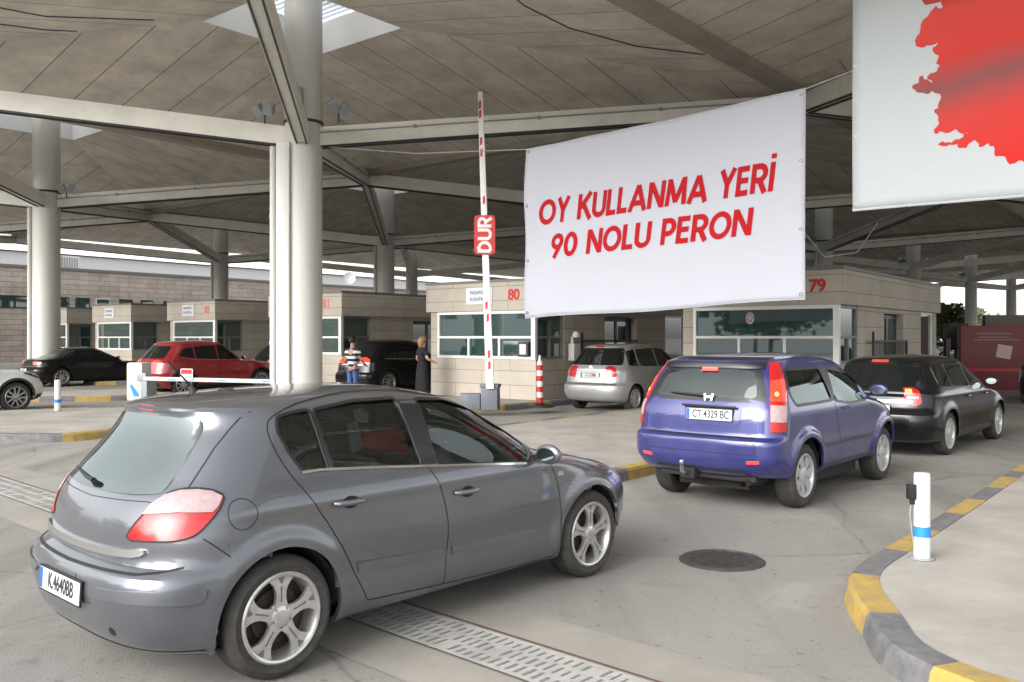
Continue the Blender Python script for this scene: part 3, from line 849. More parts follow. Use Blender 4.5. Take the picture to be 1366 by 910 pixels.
GL = {   # centre lines of the letters, cap height 1, and their width
 'O': (.92, [arc(.46, .5, .375, .415, 0, 360, 40)]), 'Y': (.72, [[(.085, 1.02), (.37, .46)], [(.66, 1.02), (.36, .46), (.36, 0)]]),
 'K': (.72, [[(.09, 0), (.09, 1)], [(.66, 1.03), (.14, .45)], [(.28, .6), (.70, -.03)]]), 'U': (.72, [[(.085, 1)] + arc(.36, .33, .275, .25, 180, 360) + [(.635, 1)]]),
 'L': (.52, [[(.09, 1), (.09, .08), (.50, .08)]]), 'A': (.84, [[(.06, -.02), (.42, .96)], [(.42, .96), (.78, -.02)], [(.2, .29), (.64, .29)]]),
 'N': (.78, [[(.09, 0), (.09, 1)], [(.12, .95), (.66, .05)], [(.69, 0), (.69, 1)]]), 'M': (.98, [[(.09, 0), (.15, 1)], [(.16, .96), (.49, .12)], [(.49, .12), (.82, .96)], [(.83, 1), (.89, 0)]]),
 'E': (.56, [[(.52, .92), (.09, .92), (.09, .08), (.52, .08)], [(.09, .51), (.50, .51)]]), 'R': (.66, [[(.09, 0), (.09, .92)] + arc(.32, .68, .24, .24, 90, -90) + [(.1, .44)], [(.34, .44), (.60, -.01)]]),
 'I': (.20, [[(.10, 0), (.10, 1)]]), 'İ': (.20, [[(.10, 0), (.10, 1)], [(.10, 1.12), (.10, 1.28)]]), 'P': (.62, [[(.09, 0), (.09, .92)] + arc(.30, .67, .24, .25, 90, -90) + [(.1, .42)]]),
 '9': (.66, [arc(.33, .68, .24, .24, 0, 360, 30), [(.55, .60), (.22, -.02)]]), '0': (.68, [arc(.34, .5, .255, .415, 0, 360, 36)]), 'D': (.72, [[(.09, .08), (.09, .92), (.26, .92)] + arc(.26, .5, .37, .42, 90, -90) + [(.1, .08)]]), ' ': (.36, [])}
def ribbon(pts, w):
    p = [Vector(q) for q in pts]; n = len(p); closed = (p[0] - p[-1]).length < 1e-4; L_, R_ = [], []
    for i in range(n):
        a = p[i - 1] if i > 0 else (p[-2] if closed else None); c_ = p[i + 1] if i < n - 1 else (p[1] if closed else None)
        d1 = (p[i] - a).normalized() if a is not None else None; d2 = (c_ - p[i]).normalized() if c_ is not None else None
        d1 = d1 or d2; d2 = d2 or d1; t_ = (d1 + d2).normalized(); nn = Vector((-t_.y, t_.x)); k = min(2.2, 1/max(.2, nn.dot(Vector((-d1.y, d1.x)))))
        L_.append(p[i] + nn*w/2*k); R_.append(p[i] - nn*w/2*k)
    return L_, R_
def strokes_mesh(s, fn, sw=SW, gap=.075):
    """letters drawn as broad pen strokes; fn(x, y, layer) puts them in space; returns mesh builder"""
    mb = MB(); x0 = 0
    for ch in s:
        w_, st = GL[ch]
        for li, pts in enumerate(st):
            L_, R_ = ribbon(pts, sw); vs = []
            for a, b in zip(L_, R_): vs += [fn(a.x + x0, a.y, li), fn(b.x + x0, b.y, li)]
            mb.add(vs, [(2*i, 2*i + 1, 2*i + 3, 2*i + 2) for i in range(len(L_) - 1)])
        x0 += w_ + gap
    return mb
def swidth(s, gap=.075): return sum(GL[c][0] + gap for c in s) - gap
def banner_line(s, s0, s1, zc, cap):
    W_ = swidth(s); shear = .13; k = (s1 - s0 - shear*cap)/W_
    mb = strokes_mesh(s, lambda x, y, li: bpt(O1, s0 + x*k + y*cap*shear, zc - cap/2 + .034*(s0 + x*k) + y*cap, .010 + li*.0015))
    return mb.build('lettering', mat('banner_red', (0.31, 0.012, 0.016), .9, spec=.1), t, uv=False, fix=False)
banner_line('OY KULLANMA YERİ', .325, 5.27, 4.225, .48)
banner_line('90 NOLU PERON', .607, 4.88, 3.535, .46)
rp = MB(); a = bpt(O1, 0, 5.56); rp.tube([(-4.6, 22.2, 6.55), a.lerp(Vector((-4.6, 22.2, 6.55)), .5) + Vector((0, 0, -.12)), a], .010, 5); rp.build('rope', M_WIRE, t); rp = MB()
b = bpt(O1, W1, 5.75); rp.tube([b, b + BV * 4.5 + Vector((0, 0, .9))], .010, 5)
for z in (2.4, 3.4, 4.4): pass
rp.build('rope', M_WIRE, t)
# loose white cord beside the banner
t2 = thing('loose_cord', 'loose pale cord looping down beside the right edge of the lettered banner', 'cord')
pts = [AT(1071, 308, 14.2), AT(1085, 325, 14.6), AT(1100, 343, 15), AT(1122, 340, 15.6), AT(1143, 337, 16), AT(1152, 325, 16.3), AT(1171, 297, 17)]
mb = MB(); mb.tube(pts, .011, 5); mb.build('cord', M_WIRE, t2, smooth=True)

M_CHROME_ = mat('eyelet_metal', (.14, .14, .14), .4, metal=.8)
for s, z in [(.07, 2.25), (.07, 3.3), (.07, 4.4), (.07, 5.5), (W1 - .07, 2.45), (W1 - .07, 3.5), (W1 - .07, 4.6), (W1 - .07, 5.67)]:
    mb = MB(); mb.lathe([(.014, 0), (.032, 0), (.032, .004), (.014, .004)], 12, frame(bpt(O1, s, z, .006), BV, (0, 0, 1))); mb.build('eyelet', M_CHROME_, t)
O2 = (4.84, 12.5)
t = thing('logo_banner', 'big pale banner with a torn red paint shape at the top right', 'banner')
W2 = 6.5
def b2(s, z, off=0):
    n = Vector((BV.y, -BV.x, 0)); n = Vector((-abs(n.x), -abs(n.y), 0)) if False else Vector((-math.sin(TH), -math.cos(TH), 0))
    d = .02 * math.sin(s * 1.3 + 1) + .012 * math.sin(z * 1.7 + s) + off
    return Vector((O2[0] + BV.x * s + n.x * d, O2[1] + BV.y * s + n.y * d, z))
mb = MB(); NX, NZ = 40, 30; vs = []
for j in range(NZ + 1):
    for i in range(NX + 1):
        a = i / NX; vs.append(b2(a * W2, 3.56 - .03 * a + (7.75 - 3.56) * j / NZ))
mb.add(vs, [(j * (NX + 1) + i, j * (NX + 1) + i + 1, (j + 1) * (NX + 1) + i + 1, (j + 1) * (NX + 1) + i) for j in range(NZ) for i in range(NX)])
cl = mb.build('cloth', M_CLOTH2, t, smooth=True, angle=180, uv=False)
so = cl.modifiers.new('thick', 'SOLIDIFY'); so.thickness = .004; so.offset = 0
mb = MB(); mb.tube([b2(W2 * i / 20, 3.56 - .03 * i / 20) for i in range(21)], .02, 6); mb.build('hem', M_CLOTH2, t, smooth=True); mb = MB(); mb.tube([b2(W2 * i / 20, 7.75) for i in range(21)], .03, 6); mb.build('hem', M_CLOTH2, t, smooth=True)
def pxs(x, y):
    x = 660 + x / 1.935; y = y / 1.935; r = (x - 683) / F_PX
    s = (r * 12.5 - 4.84) / (.772 + .636 * r); Y = 12.5 - .636 * s
    return s, CAM_H + (HOR - y) / F_PX * Y
blot = [(1366,-150),(1230,-140),(1160,-90),(1150,-30),(1160,20),(1140,15),(1115,45),(1100,70),(1087,120),(1115,118),(1145,110),(1130,130),(1140,165),(1150,170),(1125,190),(1130,215),(1105,195),(1095,215),(1082,232),(1105,240),(1130,235),(1150,260),(1135,285),(1145,310),(1165,320),(1135,335),(1165,345),(1225,345),(1210,355),(1145,375),(1195,372),(1200,383),(1240,362),(1250,380),(1275,370),(1290,400),(1330,425),(1366,418),(1420,400),(1500,430),(1560,390),(1640,400),(1700,330),(1690,200),(1720,80),(1680,-60),(1560,-150)]
rr = random.Random(4)
pl = [pxs(*q) for q in blot]
jag = []
for i in range(len(pl)):
    a, b = pl[i], pl[(i + 1) % len(pl)]
    L = math.hypot(b[0] - a[0], b[1] - a[1]); k = max(1, int(L / .03)); nx_, ny_ = (b[1] - a[1])/max(L, 1e-6), -(b[0] - a[0])/max(L, 1e-6); w1_, w2_, ph_ = rr.uniform(6, 12), rr.uniform(25, 45), rr.uniform(0, 6)
    for q in range(k):
        f_ = q / k; j_ = .012 if q else 0; d_ = math.sin(PI*f_)*(.035*math.sin(f_*L*w1_ + ph_) + .02*math.sin(f_*L*w2_))
        jag.append((a[0] + (b[0] - a[0]) * f_ + nx_*d_ + rr.uniform(-j_, j_), a[1] + (b[1] - a[1]) * f_ + ny_*d_ + rr.uniform(-j_, j_)))
def clip_cell(poly, x0, x1, y0, y1):
    for ax, lim, sg in ((0, x0, 1), (0, x1, -1), (1, y0, 1), (1, y1, -1)):
        out = []
        for i in range(len(poly)):
            a, b = poly[i - 1], poly[i]
            ia, ib = (a[ax] - lim) * sg >= 0, (b[ax] - lim) * sg >= 0
            if ia != ib:
                f_ = (lim - a[ax]) / (b[ax] - a[ax]); out.append((a[0] + (b[0] - a[0]) * f_, a[1] + (b[1] - a[1]) * f_))
            if ib: out.append(b)
        poly = out
        if not poly: return []
    return poly
def grid_poly(poly, step):
    """cut a 2D polygon into cells: vertices and faces"""
    xs = [p[0] for p in poly]; ys = [p[1] for p in poly]
    vd = {}; vs = []; fs = []
    nx = int(math.ceil((max(xs) - min(xs)) / step)); ny = int(math.ceil((max(ys) - min(ys)) / step))
    for i in range(nx):
        col_ = clip_cell(poly, min(xs) + i * step, min(xs) + (i + 1) * step, -1e9, 1e9)
        if not col_: continue
        for j in range(ny):
            c = clip_cell(col_, -1e9, 1e9, min(ys) + j * step, min(ys) + (j + 1) * step)
            if len(c) < 3: continue
            ids = []
            for p in c:
                k = (round(p[0], 5), round(p[1], 5))
                if k not in vd: vd[k] = len(vs); vs.append(p)
                if not ids or ids[-1] != vd[k]: ids.append(vd[k])
            if len(ids) > 1 and ids[0] == ids[-1]: ids.pop()
            if len(set(ids)) == len(ids) and len(ids) > 2:
                ar = sum(vs[ids[q]][0] * vs[ids[(q + 1) % len(ids)]][1] - vs[ids[(q + 1) % len(ids)]][0] * vs[ids[q]][1] for q in range(len(ids)))
                if abs(ar) > 1e-8: fs.append(ids)
    return vs, fs
def print_mat():
    m = bpy.data.materials.new('gradient_print'); m.use_nodes = True
    n, l = m.node_tree.nodes, m.node_tree.links; b = n['Principled BSDF']; b.inputs['Roughness'].default_value = .9; b.inputs['Specular IOR Level'].default_value = .1
    tc = n.new('ShaderNodeTexCoord'); sp = n.new('ShaderNodeSeparateXYZ'); l.new(tc.outputs['Object'], sp.inputs[0])
    ad = n.new('ShaderNodeMath'); ad.operation = 'MULTIPLY_ADD'; ad.inputs[1].default_value = -.16
    l.new(sp.outputs['X'], ad.inputs[0]); l.new(sp.outputs['Z'], ad.inputs[2])
    nt = n.new('ShaderNodeTexNoise'); nt.inputs['Scale'].default_value = .8; l.new(tc.outputs['Object'], nt.inputs['Vector'])
    a2 = n.new('ShaderNodeMath'); a2.operation = 'MULTIPLY_ADD'; a2.inputs[1].default_value = .35; l.new(nt.outputs[0], a2.inputs[0]); l.new(ad.outputs[0], a2.inputs[2])
    mr = n.new('ShaderNodeMapRange'); mr.inputs[1].default_value = 3.2; mr.inputs[2].default_value = 6.2; l.new(a2.outputs[0], mr.inputs[0])
    cr = n.new('ShaderNodeValToRGB'); e = cr.color_ramp.elements
    e[0].position = 0; e[0].color = (.40, .022, .02, 1); e[1].position = 1; e[1].color = (.30, .03, .03, 1)
    for p, c in ((.24, (.38, .04, .034)), (.38, (.17, .06, .06)), (.50, (.38, .036, .03)), (.72, (.42, .05, .04)), (.86, (.20, .03, .03))):
        q = e.new(p); q.color = c + (1,)
    l.new(mr.outputs[0], cr.inputs[0]); l.new(cr.outputs[0], b.inputs['Base Color'])
    return m
M_PRN = print_mat()
vs, fs = grid_poly(jag, .2)
mb = MB(); mb.add([b2(s, z, .006) for s, z in vs], fs)
strokes = [[(1103, 2), (1130, -12), (1180, -18), (1170, 2), (1140, 8), (1112, 14)], [(1195, 22), (1205, 8), (1240, 10), (1258, 5), (1262, 14), (1235, 22), (1215, 20)]]
for sp_ in strokes:
    q = [pxs(*k) for k in sp_]; mb.add([b2(s, z, .008) for s, z in q], [tuple(range(len(q)))])
mb.build('red_shape', M_PRN, t, uv=False, fix=False)
for s in (0.02, 3.2, 6.4):
    rp = MB(); rp.tube([b2(s, 7.75), b2(s, 8.6)], .01, 5); rp.build('rope', M_WIRE, t)
for s, z in [(.06, z_) for z_ in (3.64, 4.6, 5.6, 6.6)]:
    mb = MB(); mb.lathe([(.012, 0), (.028, 0), (.028, .004), (.012, .004)], 12, frame(b2(s, z, .004), BV, (0, 0, 1))); mb.build('eyelet', M_CHROME_, t)

# ------------------------------------------------------------------ raised barrier with its stop sign
bp_ = Vector((-.55, 19.7, .14))
t = thing('raised_barrier', 'tall raised white barrier arm with red marks and a red stop sign', 'barrier', tuple(bp_), R(-8))
mb = MB(); mb.box(-.12, .26, -.2, .2, 0, .52); mb.build('cabinet', M_GREYP, t, bevel=.03)
mb = MB(); mb.box(-.14, .28, -.22, .22, .5, .58); mb.build('cabinet_lid', M_GREYP, t, bevel=.02)
mb = MB(); mb.box(-.6, -.14, -.16, .16, 0, .36); mb.build('motor_box', M_GREYP, t, bevel=.02)
a = Vector((.10, -.24, .48)); bt = Vector((-.12, -.24, 7.05))
arm = MB(); pr = [a + (bt - a) * k / 10 for k in range(11)]
for k in range(10):
    w0_, w1_ = .16 - .05 * k / 10, .16 - .05 * (k + 1) / 10
    for s0, s1, w_ in ((pr[k], pr[k + 1], (w0_ + w1_) / 2),): arm.bar(s0, s1, .05, w_)
arm = MB(); vs = []
for p, w_ in ((a, .09), (bt, .055)):
    for i, j in ((-1, -1), (1, -1), (1, 1), (-1, 1)): vs.append((p.x + i * w_, p.y + j * .025, p.z))
arm.add(vs, [(0, 1, 2, 3), (4, 5, 6, 7), (0, 1, 5, 4), (1, 2, 6, 5), (2, 3, 7, 6), (3, 0, 4, 7)])
ar = arm.build('arm', M_WHITE, t, bevel=.01)
for z in (.9, 1.15, 1.95, 2.22, 4.0, 4.55, 5.6, 5.85, 6.45, 6.65):
    f_ = (z + .14 - .6) / 6.6; xx = .10 - .22 * f_
    sgn = 1 if int(z * 10) % 2 else -1
    mk = MB(); mk.add([(xx - .035 + sgn * .01, -.268, z), (xx + .02 + sgn * .01, -.268, z + .03), (xx + .02 + sgn * .01, -.268, z + .2), (xx - .035 + sgn * .01, -.268, z + .17)], [(0, 1, 2, 3)]); mk.build('red_mark', M_RED, ar)
rr_ = chaikin([(-.24, -.42), (.24, -.42), (.24, .42), (-.24, .42)], 0)
def rrect(w, h, r, n=5):
    o = []
    for cx, cy, a0 in ((w / 2 - r, h / 2 - r, 0), (-w / 2 + r, h / 2 - r, 90), (-w / 2 + r, -h / 2 + r, 180), (w / 2 - r, -h / 2 + r, 270)):
        for k in range(n + 1): o.append((cx + r * math.cos(R(a0 + 90 * k / n)), cy + r * math.sin(R(a0 + 90 * k / n))))
    return o
zc = CAM_H + (450 - 314) / F_PX * 19.5 - .14
Ms = frame((-.01, -.31, zc), (1, .12, 0), (0, 0, 1))
mb = MB(); mb.prism(rrect(.46, .86, .07), -.03, 0, Ms); sg = mb.build('stop_sign', mat('sign_red', (.48, .015, .012), .4), t)
W_ = swidth('DUR'); mb = strokes_mesh('DUR', lambda x, y, li: Ms @ Vector((-(y - .5)*.30, (x - W_/2)*.78/W_, .004 + li*.001)), .2)
mb.build('lettering', M_WHITE, sg, uv=False, fix=False)

# lowered barrier, left lanes
q = Vector((-9.5, 22.5, .14))
t = thing('lowered_barrier', 'white barrier cabinet with blue stripe and a lowered arm in front of the red car', 'barrier', tuple(q), R(-14))
mb = MB(); mb.box(-.26, .2, -.2, .2, 0, .98); mb.build('cabinet', mat('cabinet_cream', (.58, .57, .50), .5, noise=.2), t, bevel=.06)
mb = MB(); mb.add([(-.16, -.207, .42), (-.08, -.207, .42), (.12, -.207, .18), (.12, -.207, .12), (-.02, -.207, .12)], [(0, 1, 2, 3, 4)]); mb.build('blue_stripe', M_BLUE, t)
mb = MB(); mb.box(.1, .36, -.27, -.21, .52, .72); mb.box(.2, .38, -.25, .15, .1, .56); mb.build('arm_bracket', M_LAMPG, t, bevel=.01)
mb = MB(); mb.bar((.3, -.25, .58), (3.95, -.25, .55), .05, .10); ar = mb.build('arm', mat('arm_grey', (.45, .46, .47), .5), t, bevel=.01)
for x in (1.0, 2.4, 3.6):
    mk = MB(); mk.box(x, x + .22, -.279, -.276, .54, .58); mk.build('blue_mark', mat('faded_blue', (.15, .3, .55), .6), ar)
Ms = frame((1.55, -.30, .70), (1, 0, 0), (0, 0, 1))
mb = MB(); mb.prism(rrect(.34, .28, .03), -.02, 0, Ms); sg = mb.build('arm_sign', M_WHITE, t)
mb = MB(); mb.prism([(-.15, .01), (.15, .01), (.15, .12), (-.15, .12)], .001, .004, Ms); mb.build('red_panel', M_RED, sg)

# ------------------------------------------------------------------ bollards and the striped lane post
def bollard(p, h, r, label, box=False):
    t = thing('bollard', label, 'bollard', p, 0, 'white bollards with a blue band')
    mb = MB(); mb.lathe([(r * .98, 0), (r, .02), (r, h - .02), (r * .93, h), (0, h)], 28); mb.build('post', M_WHITE, t, smooth=True)
    zb = h * .26; mb = MB(); mb.lathe([(r, zb), (r + .003, zb + .001), (r + .003, zb + .075), (r, zb + .076)], 28); mb.build('blue_band', M_BLUE, t, smooth=True)
    mb = MB(); mb.lathe([(r * 1.5, 0), (r * 1.5, .008), (r, .012)], 24); mb.build('base_plate', M_LAMPG, t, smooth=True)
    if box:
        mb = MB(); mb.box(-r - .05, -r + .005, -.03, .03, h - .19, h - .08); mb.box(-r - .035, -r + .005, -.01, .01, h - .23, h - .19); mb.build('sensor_box', M_BLACK, t, bevel=.006)
        mb = MB(); mb.tube([(-r - .02, 0, h - .2), (-r - .035, 0, h - .3), (-r - .006, 0, .1), (-r - .006, 0, .02)], .004, 6); mb.build('cable', M_WIRE, t)
g1 = G(1230, 745, .14); bollard((g1.x, g1.y, .14), .625, .056, 'white bollard with blue band and small black box on the right kerb', True)
g1 = G(77, 548, .14); bollard((g1.x, g1.y, .14), .68, .065, 'white bollard with blue band beside the white car at the left')
g1 = G(720, 543, .14)
t = thing('lane_post', 'red and white striped lane post with black foot before booth 80', 'post', (g1.x, g1.y, .14))
mb = MB(); mb.lathe([(.34, 0), (.34, .04), (.12, .07), (.1, .1), (0, .1)], 28); mb.build('foot', M_BLACK, t, smooth=True)
for k in range(7):
    mb = MB(); z0 = .1 + k * .125; mb.lathe([(.0, z0), (.075, z0), (.075, z0 + .125), (0, z0 + .125)], 20)
    mb.build('stripe', M_RED if k % 2 == 0 else M_WHITE, t, smooth=True)
mb = MB(); mb.lathe([(.075, .975), (.06, 1.05), (.03, 1.08), (.025, 1.2), (0, 1.21)], 20); mb.build('tip', M_WHITE, t, smooth=True)

# ------------------------------------------------------------------ people
M_SKIN = mat('skin', (0.48, 0.27, 0.19), .55)
def skin(name, verts, edges, rad, m, parent, root=0, sub=2):
    me = bpy.data.meshes.new(name); me.from_pydata([tuple(v) for v in verts], edges, [])
    o = bpy.data.objects.new(name, me); C.objects.link(o)
    md = o.modifiers.new('s', 'SKIN')
    for i, r_ in enumerate(rad): me.skin_vertices[0].data[i].radius = r_ if isinstance(r_, tuple) else (r_, r_)
    me.skin_vertices[0].data[root].use_root = True
    sb = o.modifiers.new('d', 'SUBSURF'); sb.levels = sub; sb.render_levels = sub
    bpy.context.view_layer.update()
    n = bpy.data.meshes.new_from_object(o.evaluated_get(bpy.context.evaluated_depsgraph_get()))
    bpy.data.objects.remove(o); n.name = name
    n.materials.clear(); n.materials.append(m)
    n.polygons.foreach_set('use_smooth', [True] * len(n.polygons))
    return link(name, n, parent)
def person(loc, rz, h, label, arms, shirt, trousers, hair_m, hair_long=False, dress=False):
    """local: faces +y, feet at 0"""
    k = h / 1.75
    t = thing('person', label, 'person', loc, rz)
    J = {'pel': (0, 0, .95), 'wa': (0, .01, 1.08), 'ch': (0, 0, 1.30), 'nk': (0, 0, 1.47), 'hd0': (0, .015, 1.56), 'hd': (0, .02, 1.66)}
    sh, el, wr = arms
    vs = [J['pel'], J['wa'], J['ch'], J['nk'], J['hd0'], J['hd']]
    ed = [(0, 1), (1, 2), (2, 3), (3, 4), (4, 5)]; rd = [(.15, .11), (.13, .095), (.155, .105), (.055, .055), (.07, .085), (.078, .095)]
    for s_ in (-1, 1):
        n = len(vs); e_ = el[0 if s_ < 0 else 1]; w_ = wr[0 if s_ < 0 else 1]
        vs += [(s_ * .185, 0, 1.41), e_, w_]; ed += [(2, n), (n, n + 1), (n + 1, n + 2)]; rd += [.06, .042, .028]
        hv = Vector(w_); dr = (Vector(w_) - Vector(e_)).normalized(); side = dr.cross(Vector((0, 0, 1))).normalized()
        pm = hv + dr * .07; vs.append(tuple(pm)); ed.append((n + 2, n + 3)); rd.append((.036, .018))
        for q in range(4):
            f0 = pm + side * (.024 * (q - 1.5)) + dr * .03; f1 = f0 + dr * (.035 + .006 * (1 - abs(q - 1.5))) + Vector((0, 0, -.01)); m0 = len(vs)
            vs += [tuple(f0), tuple(f1)]; ed += [(n + 3, m0), (m0, m0 + 1)]; rd += [.0095, .007]
        th = hv + dr * .04 + side * .04 * -s_; m0 = len(vs); vs += [tuple(th), tuple(th + dr * .03 + side * .012 * -s_)]; ed += [(n + 2, m0), (m0, m0 + 1)]; rd += [.011, .008]
        n = len(vs)
        vs += [(s_ * .09, 0, .88), (s_ * .105, .02, .50), (s_ * .11, -.02, .09), (s_ * .115, .10, .035)]
        ed += [(0, n), (n, n + 1), (n + 1, n + 2), (n + 2, n + 3)]; rd += [.085, .055, .038, (.04, .03)]
    vs = [tuple(c * k for c in v) for v in vs]
    body = skin('body', vs, ed, rd, M_SKIN, t)
    # shirt
    sv = [(0, 0, .86), (0, .01, 1.08), (0, 0, 1.30), (0, 0, 1.44)]; se = [(0, 1), (1, 2), (2, 3)]; sr = [(.165, .125), (.15, .115), (.175, .125), (.09, .08)]
    for s_ in (-1, 1):
        n = len(sv); e_ = Vector(el[0 if s_ < 0 else 1]); s0 = Vector((s_ * .185, 0, 1.41)); sv += [tuple(s0), tuple(s0.lerp(e_, .75))]; se += [(2, n), (n, n + 1)]; sr += [.078, .066]
    skin('shirt', [tuple(c * k for c in v) for v in sv], se, sr, shirt, t)
    if dress:
        mb = MB(); prof = [(.15, 1.05), (.19, .95), (.22, .7), (.25, .35), (.27, .12), (.0, .12)]
        mb.lathe([(r_ * k, z * k) for r_, z in prof], 24, Matrix.Diagonal((1, .75, 1, 1))); mb.build('skirt', trousers, t, smooth=True)
    else:
        tv = [(0, 0, .97)]; te = []; tr = [(.17, .13)]
        for s_ in (-1, 1):
            n = len(tv); tv += [(s_ * .09, 0, .85), (s_ * .105, .02, .5), (s_ * .11, -.02, .12)]; te += [(0, n), (n, n + 1), (n + 1, n + 2)]; tr += [.10, .075, .065]
        skin('trousers', [tuple(c * k for c in v) for v in tv], te, tr, trousers, t)
    for s_ in (-1, 1):
        mb = MB(); mb.prism([(x + s_ * .115, y) for x, y in chaikin([(-.045, -.08), (.045, -.08), (.05, .14), (0, .2), (-.05, .14)], 1)], 0, .07); mb.build('shoe', M_BLACK, t, bevel=.01)
    bm = bmesh.new(); bmesh.ops.create_uvsphere(bm, u_segments=20, v_segments=14, radius=1)
    rn = random.Random(3)
    for v in bm.verts:
        f_ = 1 + .05 * rn.random()
        z = v.co.z; y = v.co.y
        v.co = Vector((v.co.x * .098 * f_, y * .115 * f_ - .012, z * .115 * f_ + (.02 if not hair_long else 0)))
        if z < 0 and y > .1: v.co.y = -.01
        if hair_long and z < -.1: v.co.z *= 1.9; v.co.y -= .02
        elif z < -.45: v.co.z = -.06; v.co.x *= .8
    me = bpy.data.meshes.new('hair'); bm.to_mesh(me); bm.free(); me.materials.append(hair_m)
    me.polygons.foreach_set('use_smooth', [True] * len(me.polygons))
    ho = link('hair', me, t); ho.location = (0, .015 * k, 1.675 * k)
    # face
    mb = MB()
    for s_ in (-1, 1): mb.lathe([(0, .006), (.009, .004), (.012, 0)], 10, Matrix.Translation((s_ * .032 * k, .108 * k, 1.665 * k)) @ Matrix.Rotation(-PI / 2, 4, 'X'))
    mb.build('eyes', M_BLACK, t)
    mb = MB(); mb.add([(-.012, .10, 1.63), (.012, .10, 1.63), (0, .135, 1.63), (0, .105, 1.67)], [(0, 1, 2), (0, 2, 3), (1, 3, 2), (0, 3, 1)]); mb.build('nose', M_SKIN, t)
    mb = MB(); mb.box(-.024, .024, .098, .106, 1.595, 1.603); mb.build('mouth', mat('lips', (.35, .1, .09), .5), t)
    return t
def stripes():
    m = bpy.data.materials.new('striped_shirt'); m.use_nodes = True
    n, l = m.node_tree.nodes, m.node_tree.links; b = n['Principled BSDF']; b.inputs['Roughness'].default_value = .9
    tc = n.new('ShaderNodeTexCoord'); sp = n.new('ShaderNodeSeparateXYZ'); l.new(tc.outputs['Object'], sp.inputs[0])
    mo = n.new('ShaderNodeMath'); mo.operation = 'PINGPONG'; mo.inputs[1].default_value = .075; l.new(sp.outputs['Z'], mo.inputs[0])
    gt = n.new('ShaderNodeMath'); gt.operation = 'GREATER_THAN'; gt.inputs[1].default_value = .0375; l.new(mo.outputs[0], gt.inputs[0])
    mx = n.new('ShaderNodeMix'); mx.data_type = 'RGBA'; mx.inputs['A'].default_value = (.66, .66, .64, 1); mx.inputs['B'].default_value = (.02, .022, .03, 1)
    l.new(gt.outputs[0], mx.inputs['Factor']); l.new(mx.outputs['Result'], b.inputs['Base Color'])
    return m
person((-4.45, 24.6, 0), R(-28), 1.74, 'man from behind in black and white striped shirt and blue jeans', (None, [(-.27, .03, 1.15), (.27, .03, 1.15)], [(-.25, .22, 1.02), (.25, .22, 1.02)]),
       stripes(), mat('denim', (.09, .16, .36), .85, noise=.3, nscale=8), mat('hair_black', (.02, .012, .010), .6))
person((-2.42, 23.7, 0.14), R(-60), 1.60, 'woman with light brown hair in long black clothes by booth 80', (None, [(-.26, -.05, 1.14), (.27, .05, 1.14)], [(-.23, .10, .98), (.25, .25, 1.06)]),
       mat('black_cloth', (.010, .010, .011), .9), mat('black_cloth', (.010, .010, .011), .9), mat('hair_brown', (.30, .17, .075), .55, noise=.4, nscale=30), hair_long=True, dress=True)
# ------------------------------------------------------------------ car builder
def pchip(y, n):
    """monotone cubic through equally spaced keys, sampled at n points given as float positions"""
    y = np.asarray(y, float); N = len(y); d = np.diff(y); m = np.zeros(N)
    for i in range(1, N - 1):
        if d[i - 1] * d[i] > 0: m[i] = 2 * d[i - 1] * d[i] / (d[i - 1] + d[i])
    m[0], m[-1] = d[0], d[-1]
    out = []
    for t in n:
        i = min(int(t), N - 2); u = t - i
        h00 = 2*u**3 - 3*u**2 + 1; h10 = u**3 - 2*u**2 + u; h01 = -2*u**3 + 3*u**2; h11 = u**3 - u**2
        out.append(h00*y[i] + h10*m[i] + h01*y[i+1] + h11*m[i+1])
    return np.array(out)
def even(pts, n):
    p = np.asarray(pts); s = np.r_[0, np.cumsum(np.hypot(*np.diff(p, axis=0).T))]
    t = np.linspace(0, s[-1], n); return np.c_[np.interp(t, s, p[:, 0]), np.interp(t, s, p[:, 1])]
def body_grid(levels, nlev=64, nr=20, nm=64, nf=24, disp=None):
    """stack of closed plan contours; level = z, x_rear, x_front, half width, corner length/exponent rear, front"""
    K = np.array(levels, float)
    # spread samples by distance travelled between the keys
    seg = np.sqrt(np.diff(K[:, 0])**2 + (0.45*np.diff(K[:, 1]))**2 + (0.25*np.diff(K[:, 2]))**2 + np.diff(K[:, 3])**2)
    cum = np.r_[0, np.cumsum(seg)]; ts = np.interp(np.linspace(0, cum[-1], nlev), cum, np.arange(len(K)))
    Q = np.stack([pchip(K[:, c], ts) for c in range(8)], 1)
    rows = []
    for z, xr, xf, W_, Lr, er, Lf, ef in Q:
        sp = xf - xr; k = min(1.0, sp * .94 / (Lr + Lf)); Lr *= k; Lf *= k
        a = np.linspace(0, PI/2, 160)
        rear = even(np.c_[xr + Lr*(1 - np.cos(a)**(2/er)), W_*np.sin(a)**(2/er)], nr)
        fr = even(np.c_[xf - Lf*(1 - np.cos(a)**(2/ef)), W_*np.sin(a)**(2/ef)], nf)[::-1]
        mid = np.c_[np.linspace(xr + Lr, xf - Lf, nm + 2)[1:-1], np.full(nm, W_)]
        half = np.r_[rear, mid, fr]
        left = half; right = half[::-1][1:-1] * [1, -1]
        ring = np.r_[left, right]; rows.append(np.c_[ring, np.full(len(ring), z)])
    P = np.stack(rows)
    if disp is not None: P = disp(P)
    return P
def grid_mesh(P):
    n, m, _ = P.shape; vs = [tuple(p) for p in P.reshape(-1, 3)]; fs = []
    for i in range(n - 1):
        for k in range(m):
            k2 = (k + 1) % m; fs.append((i*m + k, (i+1)*m + k, (i+1)*m + k2, i*m + k2))
    fs.append(tuple(range(m))); fs.append(tuple((n-1)*m + k for k in reversed(range(m))))
    return vs, fs
